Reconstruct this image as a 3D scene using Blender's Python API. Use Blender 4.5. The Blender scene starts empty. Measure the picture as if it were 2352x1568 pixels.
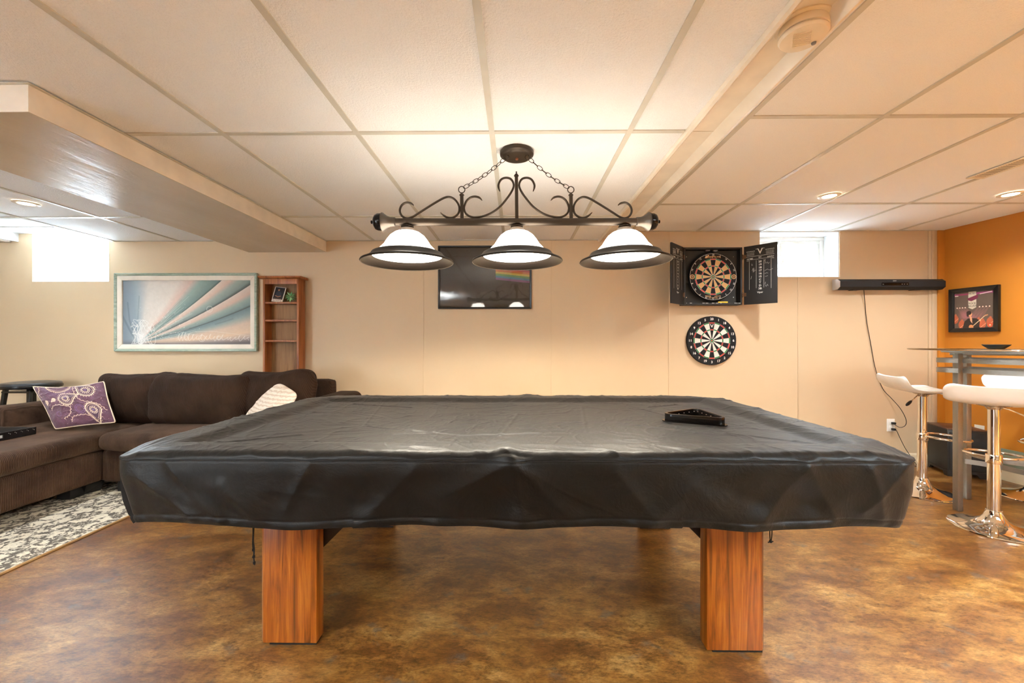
import bpy, bmesh, math, random
import numpy as np
from mathutils import Vector, Matrix

random.seed(7)
PI = math.pi
scene = bpy.context.scene
COL = scene.collection

# ------------------------------------------------------------------ camera
CAMZ = 1.13
F = 931.0                      # focal length in pixels of the 2352 px wide frame
YAW = math.radians(0.6)
cam_d = bpy.data.cameras.new('camera')
cam_d.sensor_width = 36.0
cam_d.lens = 36.0 * F / 2352.0
cam_d.clip_start = 0.02
cam = bpy.data.objects.new('camera', cam_d)
COL.objects.link(cam)
cam.location = (0, 0, CAMZ)
cam.rotation_euler = (PI / 2, 0, YAW)
scene.camera = cam

# ------------------------------------------------------------------ world and exposure
w = bpy.data.worlds.new('daylight')
scene.world = w
w.use_nodes = True
bg = w.node_tree.nodes['Background']
bg.inputs[0].default_value = (0.72, 0.87, 1.0, 1)
bg.inputs[1].default_value = 13.0
scene.view_settings.view_transform = 'Standard'
scene.view_settings.look = 'None'
scene.view_settings.gamma = 1.0
scene.view_settings.use_curve_mapping = False
scene.view_settings.exposure = 1.93
BULB_W, DOWN_W = 10.5, 20.0
WARM = (1.0, 0.91, 0.74)
WARM2 = (0.88, 0.95, 1.0)

# ------------------------------------------------------------------ helpers
def at(px, py, Y):
    """where the sight line through a pixel of the photo meets the plane at depth Y"""
    u = (px - 1176.0) / F
    v = (784.0 - py) / F
    k = Y / (math.cos(YAW) + u * math.sin(YAW))
    return Vector(((-math.sin(YAW) + u * math.cos(YAW)) * k, Y, CAMZ + v * k))

def srgb(r, g, b):
    def f(c):
        c /= 255.0
        return c / 12.92 if c <= 0.04045 else ((c + 0.055) / 1.055) ** 2.4
    return (f(r), f(g), f(b), 1.0)

class NT:
    def __init__(self, name, rough=0.5, metal=0.0, col=(0.8, 0.8, 0.8, 1), **kw):
        self.m = bpy.data.materials.new(name)
        self.m.use_nodes = True
        self.t = self.m.node_tree
        self.b = self.t.nodes['Principled BSDF']
        self.b.inputs['Base Color'].default_value = col
        self.b.inputs['Roughness'].default_value = rough
        self.b.inputs['Metallic'].default_value = metal
        for k, v in kw.items():
            self.b.inputs[k.replace('_', ' ')].default_value = v
        self._co = None
    def n(self, typ, **kw):
        nd = self.t.nodes.new(typ)
        for k, v in kw.items():
            if k in nd.inputs.keys():
                nd.inputs[k].default_value = v
            else:
                setattr(nd, k, v)
        return nd
    def link(self, a, b):
        self.t.links.new(a, b)
    def co(self, scale=(1, 1, 1), rot=(0, 0, 0), kind='Object'):
        c = self.n('ShaderNodeTexCoord')
        mp = self.n('ShaderNodeMapping')
        mp.inputs['Scale'].default_value = scale
        mp.inputs['Rotation'].default_value = rot
        self.link(c.outputs[kind], mp.inputs[0])
        return mp.outputs[0]
    def noise(self, vec, scale=5, detail=4, rough=0.5, dist=0.0):
        nd = self.n('ShaderNodeTexNoise')
        nd.inputs['Scale'].default_value = scale
        nd.inputs['Detail'].default_value = detail
        nd.inputs['Roughness'].default_value = rough
        nd.inputs['Distortion'].default_value = dist
        self.link(vec, nd.inputs['Vector'])
        return nd.outputs['Fac']
    def ramp(self, fac, stops):
        r = self.n('ShaderNodeValToRGB')
        e = r.color_ramp.elements
        while len(e) < len(stops):
            e.new(0.5)
        for i, (p, c) in enumerate(stops):
            e[i].position = p
            e[i].color = c
        self.link(fac, r.inputs[0])
        return r.outputs[0]
    def mix(self, a, b, fac, mode='MIX'):
        x = self.n('ShaderNodeMix')
        x.data_type = 'RGBA'
        x.blend_type = mode
        for s, i in ((fac, 0), (a, 6), (b, 7)):
            if hasattr(s, 'is_linked'):
                self.link(s, x.inputs[i])
            else:
                x.inputs[i].default_value = s
        return x.outputs[2]
    def color(self, s):
        self.link(s, self.b.inputs['Base Color'])
    def bump(self, h, strength=0.3, dist=0.01):
        b = self.n('ShaderNodeBump')
        b.inputs['Strength'].default_value = strength
        b.inputs['Distance'].default_value = dist
        self.link(h, b.inputs['Height'])
        if self.b.inputs['Normal'].is_linked:
            prev = self.b.inputs['Normal'].links[0].from_socket
            self.link(prev, b.inputs['Normal'])
        self.link(b.outputs[0], self.b.inputs['Normal'])

def plain(name, rgb, rough=0.5, metal=0.0, bump=0.0, bscale=200, var=0.06, **kw):
    t = NT(name, rough, metal, srgb(*rgb), **kw)
    c = srgb(*rgb)
    v = t.co()
    f = t.noise(v, 9, 3)
    lo = tuple(x * (1 - var) for x in c[:3]) + (1,)
    hi = tuple(min(1, x * (1 + var)) for x in c[:3]) + (1,)
    t.color(t.ramp(f, [(0.3, lo), (0.7, hi)]))
    if bump:
        t.bump(t.noise(v, bscale, 3), bump, 0.002)
    return t.m

def emit(name, rgb, strength):
    t = NT(name, 0.5)
    t.b.inputs['Base Color'].default_value = (0.8, 0.8, 0.8, 1)
    t.b.inputs['Emission Color'].default_value = rgb + (1,)
    t.b.inputs['Emission Strength'].default_value = strength
    return t.m

def wood(name, dark, mid, light, scale=(14, 14, 1.2), rough=0.35, bump=0.08):
    t = NT(name, rough)
    v = t.co(scale)
    base = t.noise(v, 1.6, 5, 0.6, 0.9)
    fine = t.noise(t.co(tuple(s * 8 for s in scale[:2]) + (scale[2] * 3,)), 2.0, 3, 0.6)
    c = t.ramp(base, [(0.30, srgb(*dark)), (0.48, srgb(*mid)), (0.68, srgb(*light))])
    g = t.ramp(fine, [(0.35, (0.62, 0.62, 0.62, 1)), (0.6, (1, 1, 1, 1))])
    t.color(t.mix(c, g, 0.55, 'MULTIPLY'))
    t.bump(fine, bump, 0.001)
    return t.m

def vcol(name, rough=0.5, scale=1.0, bump=0.0, **kw):
    t = NT(name, rough, **kw)
    a = t.n('ShaderNodeAttribute')
    a.attribute_name = 'paint'
    t.color(t.mix(a.outputs['Color'], (scale, scale, scale, 1), 1.0, 'MULTIPLY'))
    if bump:
        t.bump(t.noise(t.co(), 300, 2), bump, 0.001)
    return t.m

class MB:
    """collects geometry and links it as one mesh object"""
    def __init__(self):
        self.v, self.f, self.mi = [], [], []
        self.cur = 0
    def add(self, vs, fs, M=None):
        o = len(self.v)
        self.v += [tuple(M @ Vector(p)) if M else tuple(p) for p in vs]
        self.f += [tuple(i + o for i in f) for f in fs]
        self.mi += [self.cur] * len(fs)
        return self
    def box(self, a, b, M=None):
        x0, y0, z0 = a; x1, y1, z1 = b
        return self.add([(x0, y0, z0), (x1, y0, z0), (x1, y1, z0), (x0, y1, z0), (x0, y0, z1), (x1, y0, z1), (x1, y1, z1), (x0, y1, z1)],
                        [(0, 3, 2, 1), (4, 5, 6, 7), (0, 1, 5, 4), (1, 2, 6, 5), (2, 3, 7, 6), (3, 0, 4, 7)], M)
    def prism(self, poly, axis, a, b, M=None):
        """poly: 2D points; axis 0/1/2 extrusion axis between a and b"""
        n = len(poly)
        def P(p, t):
            q = [p[0], p[1]]; q.insert(axis, t); return tuple(q)
        vs = [P(p, a) for p in poly] + [P(p, b) for p in poly]
        fs = [tuple(range(n)), tuple(range(2 * n - 1, n - 1, -1))] + [(i, i + n, (i + 1) % n + n, (i + 1) % n) for i in range(n)]
        return self.add(vs, fs, M)
    def lathe(self, prof, seg=32, M=None, close=True):
        vs, fs = [], []
        for r, z in prof:
            for k in range(seg):
                a = 2 * PI * k / seg
                vs.append((r * math.cos(a), r * math.sin(a), z))
        for i in range(len(prof) - 1):
            for k in range(seg):
                k2 = (k + 1) % seg
                fs.append((i * seg + k, i * seg + k2, (i + 1) * seg + k2, (i + 1) * seg + k))
        if close:
            if prof[0][0] > 1e-5: fs.append(tuple(range(seg - 1, -1, -1)))
            if prof[-1][0] > 1e-5: fs.append(tuple((len(prof) - 1) * seg + k for k in range(seg)))
        return self.add(vs, fs, M)
    def tube(self, pts, r, seg=8, closed=False, flat=1.0, up=None):
        """sweep; r number or list; flat squashes the section along 'up'"""
        pts = [Vector(p) for p in pts]
        n = len(pts)
        rs = r if isinstance(r, (list, tuple)) else [r] * n
        vs, fs = [], []
        prev = None
        for i, p in enumerate(pts):
            if closed:
                t = pts[(i + 1) % n] - pts[i - 1]
            else:
                t = pts[min(i + 1, n - 1)] - pts[max(i - 1, 0)]
            t.normalize()
            if up is not None:
                s = t.cross(Vector(up)).normalized()
            else:
                if prev is None:
                    h = Vector((0, 0, 1)) if abs(t.z) < 0.9 else Vector((1, 0, 0))
                    s = t.cross(h).normalized()
                else:
                    s = (prev - t * prev.dot(t)).normalized()
            prev = s
            q = s.cross(t)
            for k in range(seg):
                a = 2 * PI * (k + 0.5) / seg
                vs.append(tuple(p + s * (math.cos(a) * rs[i]) + q * (math.sin(a) * rs[i] * flat)))
        m = n if closed else n - 1
        for i in range(m):
            j = (i + 1) % n
            for k in range(seg):
                k2 = (k + 1) % seg
                fs.append((i * seg + k, i * seg + k2, j * seg + k2, j * seg + k))
        if not closed:
            fs.append(tuple(range(seg - 1, -1, -1)))
            fs.append(tuple((n - 1) * seg + k for k in range(seg)))
        return self.add(vs, fs)
    def build(self, name, mat, parent=None, smooth=False, bevel=0.0, bseg=2, loc=None):
        me = bpy.data.meshes.new(name)
        me.from_pydata(self.v, [], self.f)
        bm = bmesh.new(); bm.from_mesh(me)
        bmesh.ops.recalc_face_normals(bm, faces=bm.faces)
        if bevel:
            es = [e for e in bm.edges if len(e.link_faces) == 2 and e.calc_face_angle(0) > 0.6]
            bmesh.ops.bevel(bm, geom=es, offset=bevel, segments=bseg, profile=0.5, affect='EDGES', clamp_overlap=True)
        bm.to_mesh(me); bm.free()
        mats = mat if isinstance(mat, (list, tuple)) else [mat]
        for m in mats: me.materials.append(m)
        if len(mats) > 1 and not bevel:
            me.polygons.foreach_set('material_index', self.mi)
        if smooth or bevel:
            me.polygons.foreach_set('use_smooth', [True] * len(me.polygons))
            me.set_sharp_from_angle(angle=math.radians(38 if smooth is True or bevel else smooth))
        o = bpy.data.objects.new(name, me)
        COL.objects.link(o)
        if parent is not None:
            o.parent = parent
        if loc is not None: o.location = loc
        return o

def rest(o, parent):
    """keep the geometry where it stands while making it a child of a placed thing"""
    o.parent = parent
    o.matrix_parent_inverse = Matrix.LocRotScale(parent.location, parent.rotation_euler, None).inverted()
    return o

def tag(o, label, cat, group=None, kind=None):
    o['label'] = label; o['category'] = cat
    if group: o['group'] = group
    if kind: o['kind'] = kind
    return o

def thing(name, label, cat, loc=(0, 0, 0), rz=0.0, group=None):
    o = bpy.data.objects.new(name, None)
    o.empty_display_size = 0.1
    COL.objects.link(o)
    o.location = loc; o.rotation_euler = (0, 0, rz)
    return tag(o, label, cat, group)

def structure(o):
    o['kind'] = 'structure'
    return o

def copy_tree(o, parent=None):
    c = o.copy(); COL.objects.link(c); c.parent = parent
    for ch in list(o.children):
        copy_tree(ch, c)
    return c

def grid_mesh(name, P, mat, parent=None, col=None, back=None, wrap=False):
    """P: (ny,nx,3) array of points, col: (ny,nx,3) sRGB 0..255"""
    ny, nx = P.shape[:2]
    me = bpy.data.meshes.new(name)
    vs = P.reshape(-1, 3)
    idx = np.arange(ny * nx).reshape(ny, nx)
    q = np.stack([idx[:-1, :-1], idx[:-1, 1:], idx[1:, 1:], idx[1:, :-1]], -1).reshape(-1, 4)
    me.vertices.add(len(vs)); me.vertices.foreach_set('co', vs.astype(np.float32).ravel())
    me.loops.add(q.size); me.loops.foreach_set('vertex_index', q.astype(np.int32).ravel())
    me.polygons.add(len(q)); me.polygons.foreach_set('loop_start', np.arange(0, q.size, 4, dtype=np.int32))
    me.polygons.foreach_set('use_smooth', np.ones(len(q), dtype=bool))
    me.update(calc_edges=True)
    if col is not None:
        c = col.reshape(-1, 3) / 255.0
        lin = np.where(c <= 0.04045, c / 12.92, ((c + 0.055) / 1.055) ** 2.4)
        a = me.color_attributes.new('paint', 'FLOAT_COLOR', 'POINT')
        a.data.foreach_set('color', np.concatenate([lin, np.ones((len(lin), 1))], 1).astype(np.float32).ravel())
    me.materials.append(mat)
    o = bpy.data.objects.new(name, me); COL.objects.link(o)
    if parent is not None: o.parent = parent
    return o

# numpy value noise ------------------------------------------------------
def vnoise(x, y, seed=0):
    rs = np.random.RandomState(seed)
    T = rs.rand(64, 64)
    xi = np.floor(x).astype(int); yi = np.floor(y).astype(int)
    fx = x - xi; fy = y - yi
    fx = fx * fx * (3 - 2 * fx); fy = fy * fy * (3 - 2 * fy)
    g = lambda a, b: T[a % 64, b % 64]
    return (g(xi, yi) * (1 - fx) + g(xi + 1, yi) * fx) * (1 - fy) + (g(xi, yi + 1) * (1 - fx) + g(xi + 1, yi + 1) * fx) * fy

def fbm(x, y, seed=0, oct=4):
    s = 0; a = 0.5; t = 0
    for k in range(oct):
        s = s + a * vnoise(x * 2 ** k, y * 2 ** k, seed + k); t += a; a *= 0.5
    return s / t

def ridged(x, y, seed=0, p=4):
    n = vnoise(x, y, seed) * 0.7 + vnoise(x * 2.1, y * 2.1, seed + 9) * 0.3
    return np.clip(1 - np.abs(2 * n - 1) * 2.2, 0, 1) ** p

def seg_dist(X, Y, a, b):
    ax, ay = a; bx, by = b
    dx, dy = bx - ax, by - ay
    t = np.clip(((X - ax) * dx + (Y - ay) * dy) / (dx * dx + dy * dy + 1e-12), 0, 1)
    return np.hypot(X - ax - t * dx, Y - ay - t * dy)

class Canvas:
    def __init__(self, w, h, aspect, bg):
        self.w, self.h = w, h
        self.Y, self.X = np.mgrid[0:h, 0:w].astype(float)
        self.X *= aspect / (w - 1); self.Y *= 1.0 / (h - 1)   # X 0..aspect, Y 0..1 downwards
        self.c = np.ones((h, w, 3)) * np.array(bg, float)
        self.px = 1.0 / h
    def blend(self, m, col):
        m = np.clip(m, 0, 1)[..., None]
        self.c = self.c * (1 - m) + np.array(col, float) * m
    def disc(self, x, y, r, col, a=1.0, soft=None, ry=None):
        d = np.hypot(self.X - x, (self.Y - y) * (r / ry if ry else 1))
        s = soft or self.px
        self.blend(a * np.clip((r - d) / s + 0.5, 0, 1), col)
    def ring(self, x, y, r, wd, col, a=1.0):
        d = np.abs(np.hypot(self.X - x, self.Y - y) - r)
        self.blend(a * np.clip((wd / 2 - d) / self.px + 0.5, 0, 1), col)
    def line(self, pts, wd, col, a=1.0):
        D = np.full(self.X.shape, 9.0)
        for p, q in zip(pts[:-1], pts[1:]):
            D = np.minimum(D, seg_dist(self.X, self.Y, p, q))
        self.blend(a * np.clip((wd / 2 - D) / self.px + 0.5, 0, 1), col)
    def poly(self, pts, col, a=1.0):
        ins = np.zeros(self.X.shape, bool)
        n = len(pts)
        for i in range(n):
            x1, y1 = pts[i]; x2, y2 = pts[(i + 1) % n]
            c = ((y1 > self.Y) != (y2 > self.Y))
            xx = (x2 - x1) * (self.Y - y1) / ((y2 - y1) or 1e-9) + x1
            ins ^= c & (self.X < xx)
        self.blend(ins * a, col)

def smooth_path(pts, n=6, closed=False):
    pts = [Vector(p) for p in pts]
    out = []
    N = len(pts)
    for i in range(N if closed else N - 1):
        g = (lambda k: pts[k % N]) if closed else (lambda k: pts[max(0, min(N - 1, k))])
        p0, p1, p2, p3 = g(i - 1), g(i), g(i + 1), g(i + 2)
        for j in range(n):
            t = j / n
            out.append(0.5 * ((2 * p1) + (-p0 + p2) * t + (2 * p0 - 5 * p1 + 4 * p2 - p3) * t * t + (-p0 + 3 * p1 - 3 * p2 + p3) * t ** 3))
    if not closed: out.append(pts[-1])
    return out

_text_cache = {}
def text_geo(s, bold=0.0):
    """triangulated outline of a word, normalised to cap height 1, centred"""
    k = (s, bold)
    if k in _text_cache: return _text_cache[k]
    cu = bpy.data.curves.new('t', 'FONT')
    cu.body = s; cu.align_x = 'CENTER'; cu.align_y = 'CENTER'; cu.size = 1.4; cu.offset = bold; cu.resolution_u = 3
    o = bpy.data.objects.new('t', cu); COL.objects.link(o)
    dg = bpy.context.evaluated_depsgraph_get(); dg.update()
    me = bpy.data.meshes.new_from_object(o.evaluated_get(dg))
    vs = [tuple(v.co) for v in me.vertices]; fs = [tuple(p.vertices) for p in me.polygons]
    bpy.data.objects.remove(o); bpy.data.curves.remove(cu); bpy.data.meshes.remove(me)
    _text_cache[k] = (vs, fs)
    return vs, fs

def put_text(mb, s, x, y, h, M, rot=0.0, sx=1.0, bold=0.0):
    """text flat on the local XY plane of M (x right, y up, z towards the viewer)"""
    vs, fs = text_geo(s, bold)
    c, sn = math.cos(rot), math.sin(rot)
    mb.add([(x + (vx * sx * c - vy * sn) * h, y + (vx * sx * sn + vy * c) * h, 0) for vx, vy, _ in vs], fs, M)

def wallM(x, y, z):
    """frame on the back wall facing the camera: local x -> +X, y -> +Z, z -> -Y"""
    return Matrix(((1, 0, 0, x), (0, 0, -1, y), (0, 1, 0, z), (0, 0, 0, 1)))

# ------------------------------------------------------------------ materials
M = {}
def ceilmat(name, strength, rgb=(251, 251, 249)):
    t = NT(name, 0.85, col=srgb(*rgb))
    v = t.co()
    t.bump(t.noise(v, 120, 4, 0.7), strength, 0.006)
    f = t.noise(v, 260, 2)
    c = srgb(*rgb)
    t.color(t.ramp(f, [(0.25, tuple(x * 0.92 for x in c[:3]) + (1,)), (0.5, c)]))
    return t.m
M['tile'] = ceilmat('ceiling_tile', 0.75)
M['tile_smooth'] = ceilmat('ceiling_tile_smooth', 0.3)
M['slab'] = plain('plain_slab', (200, 190, 175), 0.9)
M['tbar'] = plain('grid_bar_paint', (208, 204, 190), 0.4)
M['trimwhite'] = plain('moulding_paint', (238, 226, 206), 0.4)
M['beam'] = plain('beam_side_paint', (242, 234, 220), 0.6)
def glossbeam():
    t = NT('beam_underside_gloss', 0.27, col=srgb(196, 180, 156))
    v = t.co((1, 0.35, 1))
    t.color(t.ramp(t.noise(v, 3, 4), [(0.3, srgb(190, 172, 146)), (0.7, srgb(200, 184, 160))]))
    t.bump(t.noise(v, 7, 2, 0.5, 0.3), 0.025, 0.02)
    t.b.inputs['Specular IOR Level'].default_value = 0.85
    t.bump(t.noise(t.co((2.2, 0.5, 1)), 6, 5, 0.6, 0.5), 0.16, 0.02)
    return t.m
M['beam_gloss'] = glossbeam()
def wallmat(name, rgb, rough=0.55):
    t = NT(name, rough, col=srgb(*rgb))
    v = t.co()
    c = srgb(*rgb)
    t.color(t.ramp(t.noise(v, 1.3, 3), [(0.3, tuple(x * 0.97 for x in c[:3]) + (1,)), (0.7, tuple(min(1, x * 1.02) for x in c[:3]) + (1,))]))
    t.bump(t.noise(v, 90, 3, 0.6), 0.05, 0.003)
    t.bump(t.noise(v, 2.5, 2), 0.08, 0.03)
    return t.m
M['wall'] = wallmat('beige_wall_paint', (212, 186, 151))
M['reveal'] = plain('white_reveal_paint', (240, 240, 238), 0.5)
M['orange'] = wallmat('orange_wall_paint', (198, 124, 33))
M['base'] = plain('cream_baseboard', (226, 208, 176), 0.4)
def floormat():
    t = NT('marbled_floor', 0.33)
    v = t.co((1, 1.7, 1), (0, 0, 0.35))
    a = t.noise(v, 3.4, 9, 0.72, 0.3)
    c = t.ramp(a, [(0.30, srgb(88, 50, 18)), (0.44, srgb(118, 74, 30)), (0.54, srgb(148, 102, 46)), (0.70, srgb(192, 150, 88))])
    b = t.noise(t.co((1, 2.0, 1), (0, 0, 0.3)), 19, 10, 0.82, 0.25)
    c = t.mix(c, t.ramp(b, [(0.38, (0.40, 0.38, 0.36, 1)), (0.47, (0.78, 0.77, 0.75, 1)), (0.55, (1, 1, 1, 1))]), 0.9, 'MULTIPLY')
    s = t.noise(t.co((1, 1.3, 1)), 6.5, 6, 0.62, 0.3)
    c = t.mix(c, srgb(92, 84, 76), t.ramp(s, [(0.60, (0, 0, 0, 1)), (0.68, (0.6, 0.6, 0.6, 1))]))
    g = t.noise(t.co((1, 3.2, 1), (0, 0, 0.3)), 55, 5, 0.75)
    c = t.mix(c, t.ramp(g, [(0.38, (0.5, 0.48, 0.46, 1)), (0.54, (1, 1, 1, 1))]), 0.7, 'MULTIPLY')
    t.color(c)
    t.bump(g, 0.18, 0.002)
    t.bump(b, 0.15, 0.004)
    r = t.n('ShaderNodeMapRange'); r.inputs[3].default_value = 0.27; r.inputs[4].default_value = 0.40
    t.link(b, r.inputs[0]); t.link(r.outputs[0], t.b.inputs['Roughness'])
    return t.m
M['floor'] = floormat()
M['legwood'] = wood('table_leg_wood', (84, 38, 6), (148, 76, 15), (182, 108, 33), (24, 24, 1.3))
M['pine'] = wood('pine_wood', (120, 62, 26), (164, 96, 48), (184, 114, 62), (16, 16, 1.1), 0.45)
M['pineback'] = wood('pine_back_panel', (120, 84, 46), (150, 108, 64), (166, 122, 76), (20, 20, 1.0), 0.6)
M['darkwood'] = plain('dark_brown_underframe', (44, 32, 24), 0.5)
M['blackpad'] = plain('black_rubber', (18, 17, 16), 0.6)
def vinyl():
    t = NT('black_vinyl_cover', 0.47, col=srgb(38, 35, 32))
    v = t.co((1, 1, 1))
    t.color(t.ramp(t.noise(v, 6, 5, 0.6, 0.8), [(0.3, srgb(7, 5, 3)), (0.7, srgb(13, 10, 7))]))
    n1 = t.noise(v, 7, 6, 0.62, 1.6)
    rr = t.ramp(n1, [(0.40, (0, 0, 0, 1)), (0.5, (1, 1, 1, 1)), (0.60, (0, 0, 0, 1))])
    t.bump(rr, 0.10, 0.006)
    n3 = t.noise(t.co((1, 2.2, 1), (0, 0, .3)), 13, 6, 0.65, 2.2)
    t.bump(t.ramp(n3, [(0.44, (0, 0, 0, 1)), (0.5, (1, 1, 1, 1)), (0.56, (0, 0, 0, 1))]), 0.07, 0.004)
    t.bump(t.noise(v, 18, 4, 0.55, 0.6), 0.16, 0.004)
    t.bump(t.noise(v, 420, 2), 0.10, 0.0006)
    t.b.inputs['Specular IOR Level'].default_value = 0.24
    t.b.inputs['Sheen Weight'].default_value = 0.085
    t.b.inputs['Sheen Roughness'].default_value = 0.4
    t.b.inputs['Sheen Tint'].default_value = (1, 0.95, 0.9, 1)
    return t.m
M['vinyl'] = vinyl()
M['seam'] = plain('seam_thread', (14, 12, 11), 0.8)
M['bronze'] = plain('dark_bronze_metal', (66, 56, 46), 0.42, 0.75, 0.06, 300)
M['bronze_light'] = plain('brushed_pewter_metal', (84, 76, 68), 0.4, 0.85, 0.05, 300)
M['rimmetal'] = plain('dark_brown_rim_metal', (28, 23, 19), 0.4, 0.35, 0.05, 300)
M['frost'] = plain('taupe_frosted_collar', (150, 136, 124), 0.5)
M['bronze_dark'] = plain('polished_black_bronze', (24, 20, 18), 0.15, 0.6)
M['copper'] = plain('copper_screw', (170, 110, 80), 0.4, 0.8)
M['chrome'] = plain('chrome', (232, 230, 226), 0.05, 1.0, var=0.0)
M['shadeglass'] = emit('lit_white_glass', (1.0, 0.93, 0.82), 3.7)
M['downglow'] = emit('downlight_lamp', (1.0, 0.86, 0.66), 14)
M['black'] = plain('black_paint', (20, 18, 17), 0.35)
M['blackmatte'] = plain('black_laminate', (34, 31, 29), 0.6)
M['cab_in'] = plain('charcoal_felt', (52, 49, 45), 0.85)
M['white'] = plain('white_plastic', (240, 238, 232), 0.3)
M['print_white'] = plain('white_print', (236, 232, 224), 0.6)
M['gunmetal'] = plain('hammered_grey_metal', (150, 146, 140), 0.34, 0.85, 0.9, 160)
M['ivory'] = plain('ivory_plastic', (236, 226, 206), 0.4)
M['alarm'] = plain('cream_alarm_plastic', (236, 218, 188), 0.45)
M['seatwhite'] = plain('white_moulded_seat', (246, 242, 236), 0.25)
def cord(name, rot, rgb1, rgb2, scale=230.0, sheen=.12):
    t = NT(name, 0.75)
    t.b.inputs['Sheen Weight'].default_value = sheen
    t.b.inputs['Specular IOR Level'].default_value = 0.15
    t.b.inputs['Sheen Roughness'].default_value = 0.45
    t.b.inputs['Sheen Tint'].default_value = (0.8, 0.55, 0.38, 1)
    wv = t.n('ShaderNodeTexWave')
    wv.wave_type = 'BANDS'; wv.bands_direction = 'X'
    wv.inputs['Scale'].default_value = scale / 2.0 / 3.1416 * 1.0
    wv.inputs['Distortion'].default_value = 0.8
    wv.inputs['Detail'].default_value = 1.0
    wv.inputs['Detail Scale'].default_value = 1.0
    t.link(t.co(rot=rot), wv.inputs['Vector'])
    patch = t.noise(t.co(), 4.5, 4, 0.6)
    base = t.ramp(patch, [(0.35, srgb(*rgb1)), (0.65, srgb(*rgb2))])
    t.color(t.mix(base, t.ramp(wv.outputs['Fac'], [(0.0, (0.5, 0.47, 0.45, 1)), (0.6, (1, 1, 1, 1))]), 0.75, 'MULTIPLY'))
    t.bump(wv.outputs['Fac'], 0.6, 0.004)
    return t.m
M['cord_z'] = cord('brown_corduroy_upright_ribs', (0, 0, 0), (58, 41, 31), (88, 65, 50))
M['cord_y'] = cord('brown_corduroy_side_ribs', (0, 0, PI / 2), (62, 43, 32), (98, 73, 56))
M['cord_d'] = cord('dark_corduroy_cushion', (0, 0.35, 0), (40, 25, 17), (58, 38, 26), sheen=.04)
def ragmat():
    t = NT('speckled_rug_pile', 0.95)
    v = t.co((1, 1, 1))
    d = t.n('ShaderNodeTexVoronoi'); d.feature = 'DISTANCE_TO_EDGE'; d.inputs['Scale'].default_value = 12.0
    nn = t.n('ShaderNodeTexNoise'); nn.inputs['Scale'].default_value = 16; nn.inputs['Detail'].default_value = 3
    t.link(v, nn.inputs['Vector'])
    mx = t.mix(v, nn.outputs['Color'], 0.12)
    t.link(mx, d.inputs['Vector'])
    n2 = t.noise(v, 42, 3, 0.6, 1.0)
    edge = t.ramp(d.outputs['Distance'], [(0.0, (1, 1, 1, 1)), (0.09, (1, 1, 1, 1)), (0.17, (0, 0, 0, 1))])
    brk = t.ramp(n2, [(0.40, (0, 0, 0, 1)), (0.5, (1, 1, 1, 1))])
    dots = t.ramp(t.noise(v, 30, 2, 0.5, 0.5), [(0.64, (0, 0, 0, 1)), (0.68, (1, 1, 1, 1))])
    msk = t.mix(t.mix(edge, brk, 1.0, 'MULTIPLY'), dots, 1.0, 'SCREEN')
    row = t.noise(t.co((1, 6, 1)), 60, 2)
    cream = t.ramp(row, [(0.3, srgb(196, 186, 164)), (0.6, srgb(232, 224, 204))])
    t.color(t.mix(cream, srgb(96, 88, 78), msk))
    t.bump(t.mix(row, msk, 0.5), 0.5, 0.006)
    return t.m
M['rug'] = ragmat()
M['binding'] = plain('tan_rug_binding', (186, 150, 104), 0.9, bump=0.3)

# ================================================================== ROOM SHELL
ZL, ZR = CAMZ + 0.94, CAMZ + 1.02         # left and right suspended ceilings
YB = 3.78                                  # back wall
XL, YF = -6.0, -3.2
SK = 0.12                                  # slant of the orange wall
XC = 3.93
def xr(Y): return XC + SK * (YB - Y)

fl = structure(MB().box((XL - .3, YF - .3, -0.12), (xr(YF) + .6, YB + .22, 0.0)).build('floor', M['floor']))

# back wall with two window holes
W1 = (-4.57, -3.84, CAMZ + 0.564, ZR)
W2 = (at(1745, 700, YB).x, at(1929, 700, YB).x, CAMZ + 0.595, ZR)
mb = MB()
ZT = 2.45
xs = [XL - .3, W1[0], W1[1], W2[0], W2[1], XC + .5]
for i in range(5):
    a, b = xs[i], xs[i + 1]
    if i in (1, 3):
        wn = W1 if i == 1 else W2
        mb.box((a, YB + .008, 0), (b, YB + .22, wn[2])); mb.box((a, YB + .008, wn[3]), (b, YB + .22, ZT))
    else:
        mb.box((a, YB + .008, 0), (b, YB + .22, ZT))
wall_back = structure(mb.build('wall_back', M['wall']))
# wall boards, 8 mm thick, with slightly bevelled joints
seams = [XL, at(972, 784, YB).x, at(1266, 784, YB).x, at(1536, 784, YB).x, at(1833, 784, YB).x, at(2137, 784, YB).x, XC]
def board(x0, x1, hole=None):
    a, b = x0 + .0015, x1 - .0015
    y0, y1 = YB, YB + .0075
    top = ZT - .02
    if hole is None:
        poly = [(a, .002), (b, .002), (b, top), (a, top)]
        m_ = MB().prism(poly, 1, y0, y1)
    else:
        h0, h1, hz, ht = hole
        m_ = MB()
        if h0 <= a:      poly = [(a, .002), (b, .002), (b, top), (h1, top), (h1, hz), (a, hz)]
        elif h1 >= b:    poly = [(a, .002), (b, .002), (b, hz), (h0, hz), (h0, top), (a, top)]
        else:            poly = [(a, .002), (b, .002), (b, top), (h1, top), (h1, hz), (h0, hz), (h0, top), (a, top)]
        m_.prism(poly, 1, y0, y1)
    return m_.build('wall_board', M['wall'], wall_back)
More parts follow.
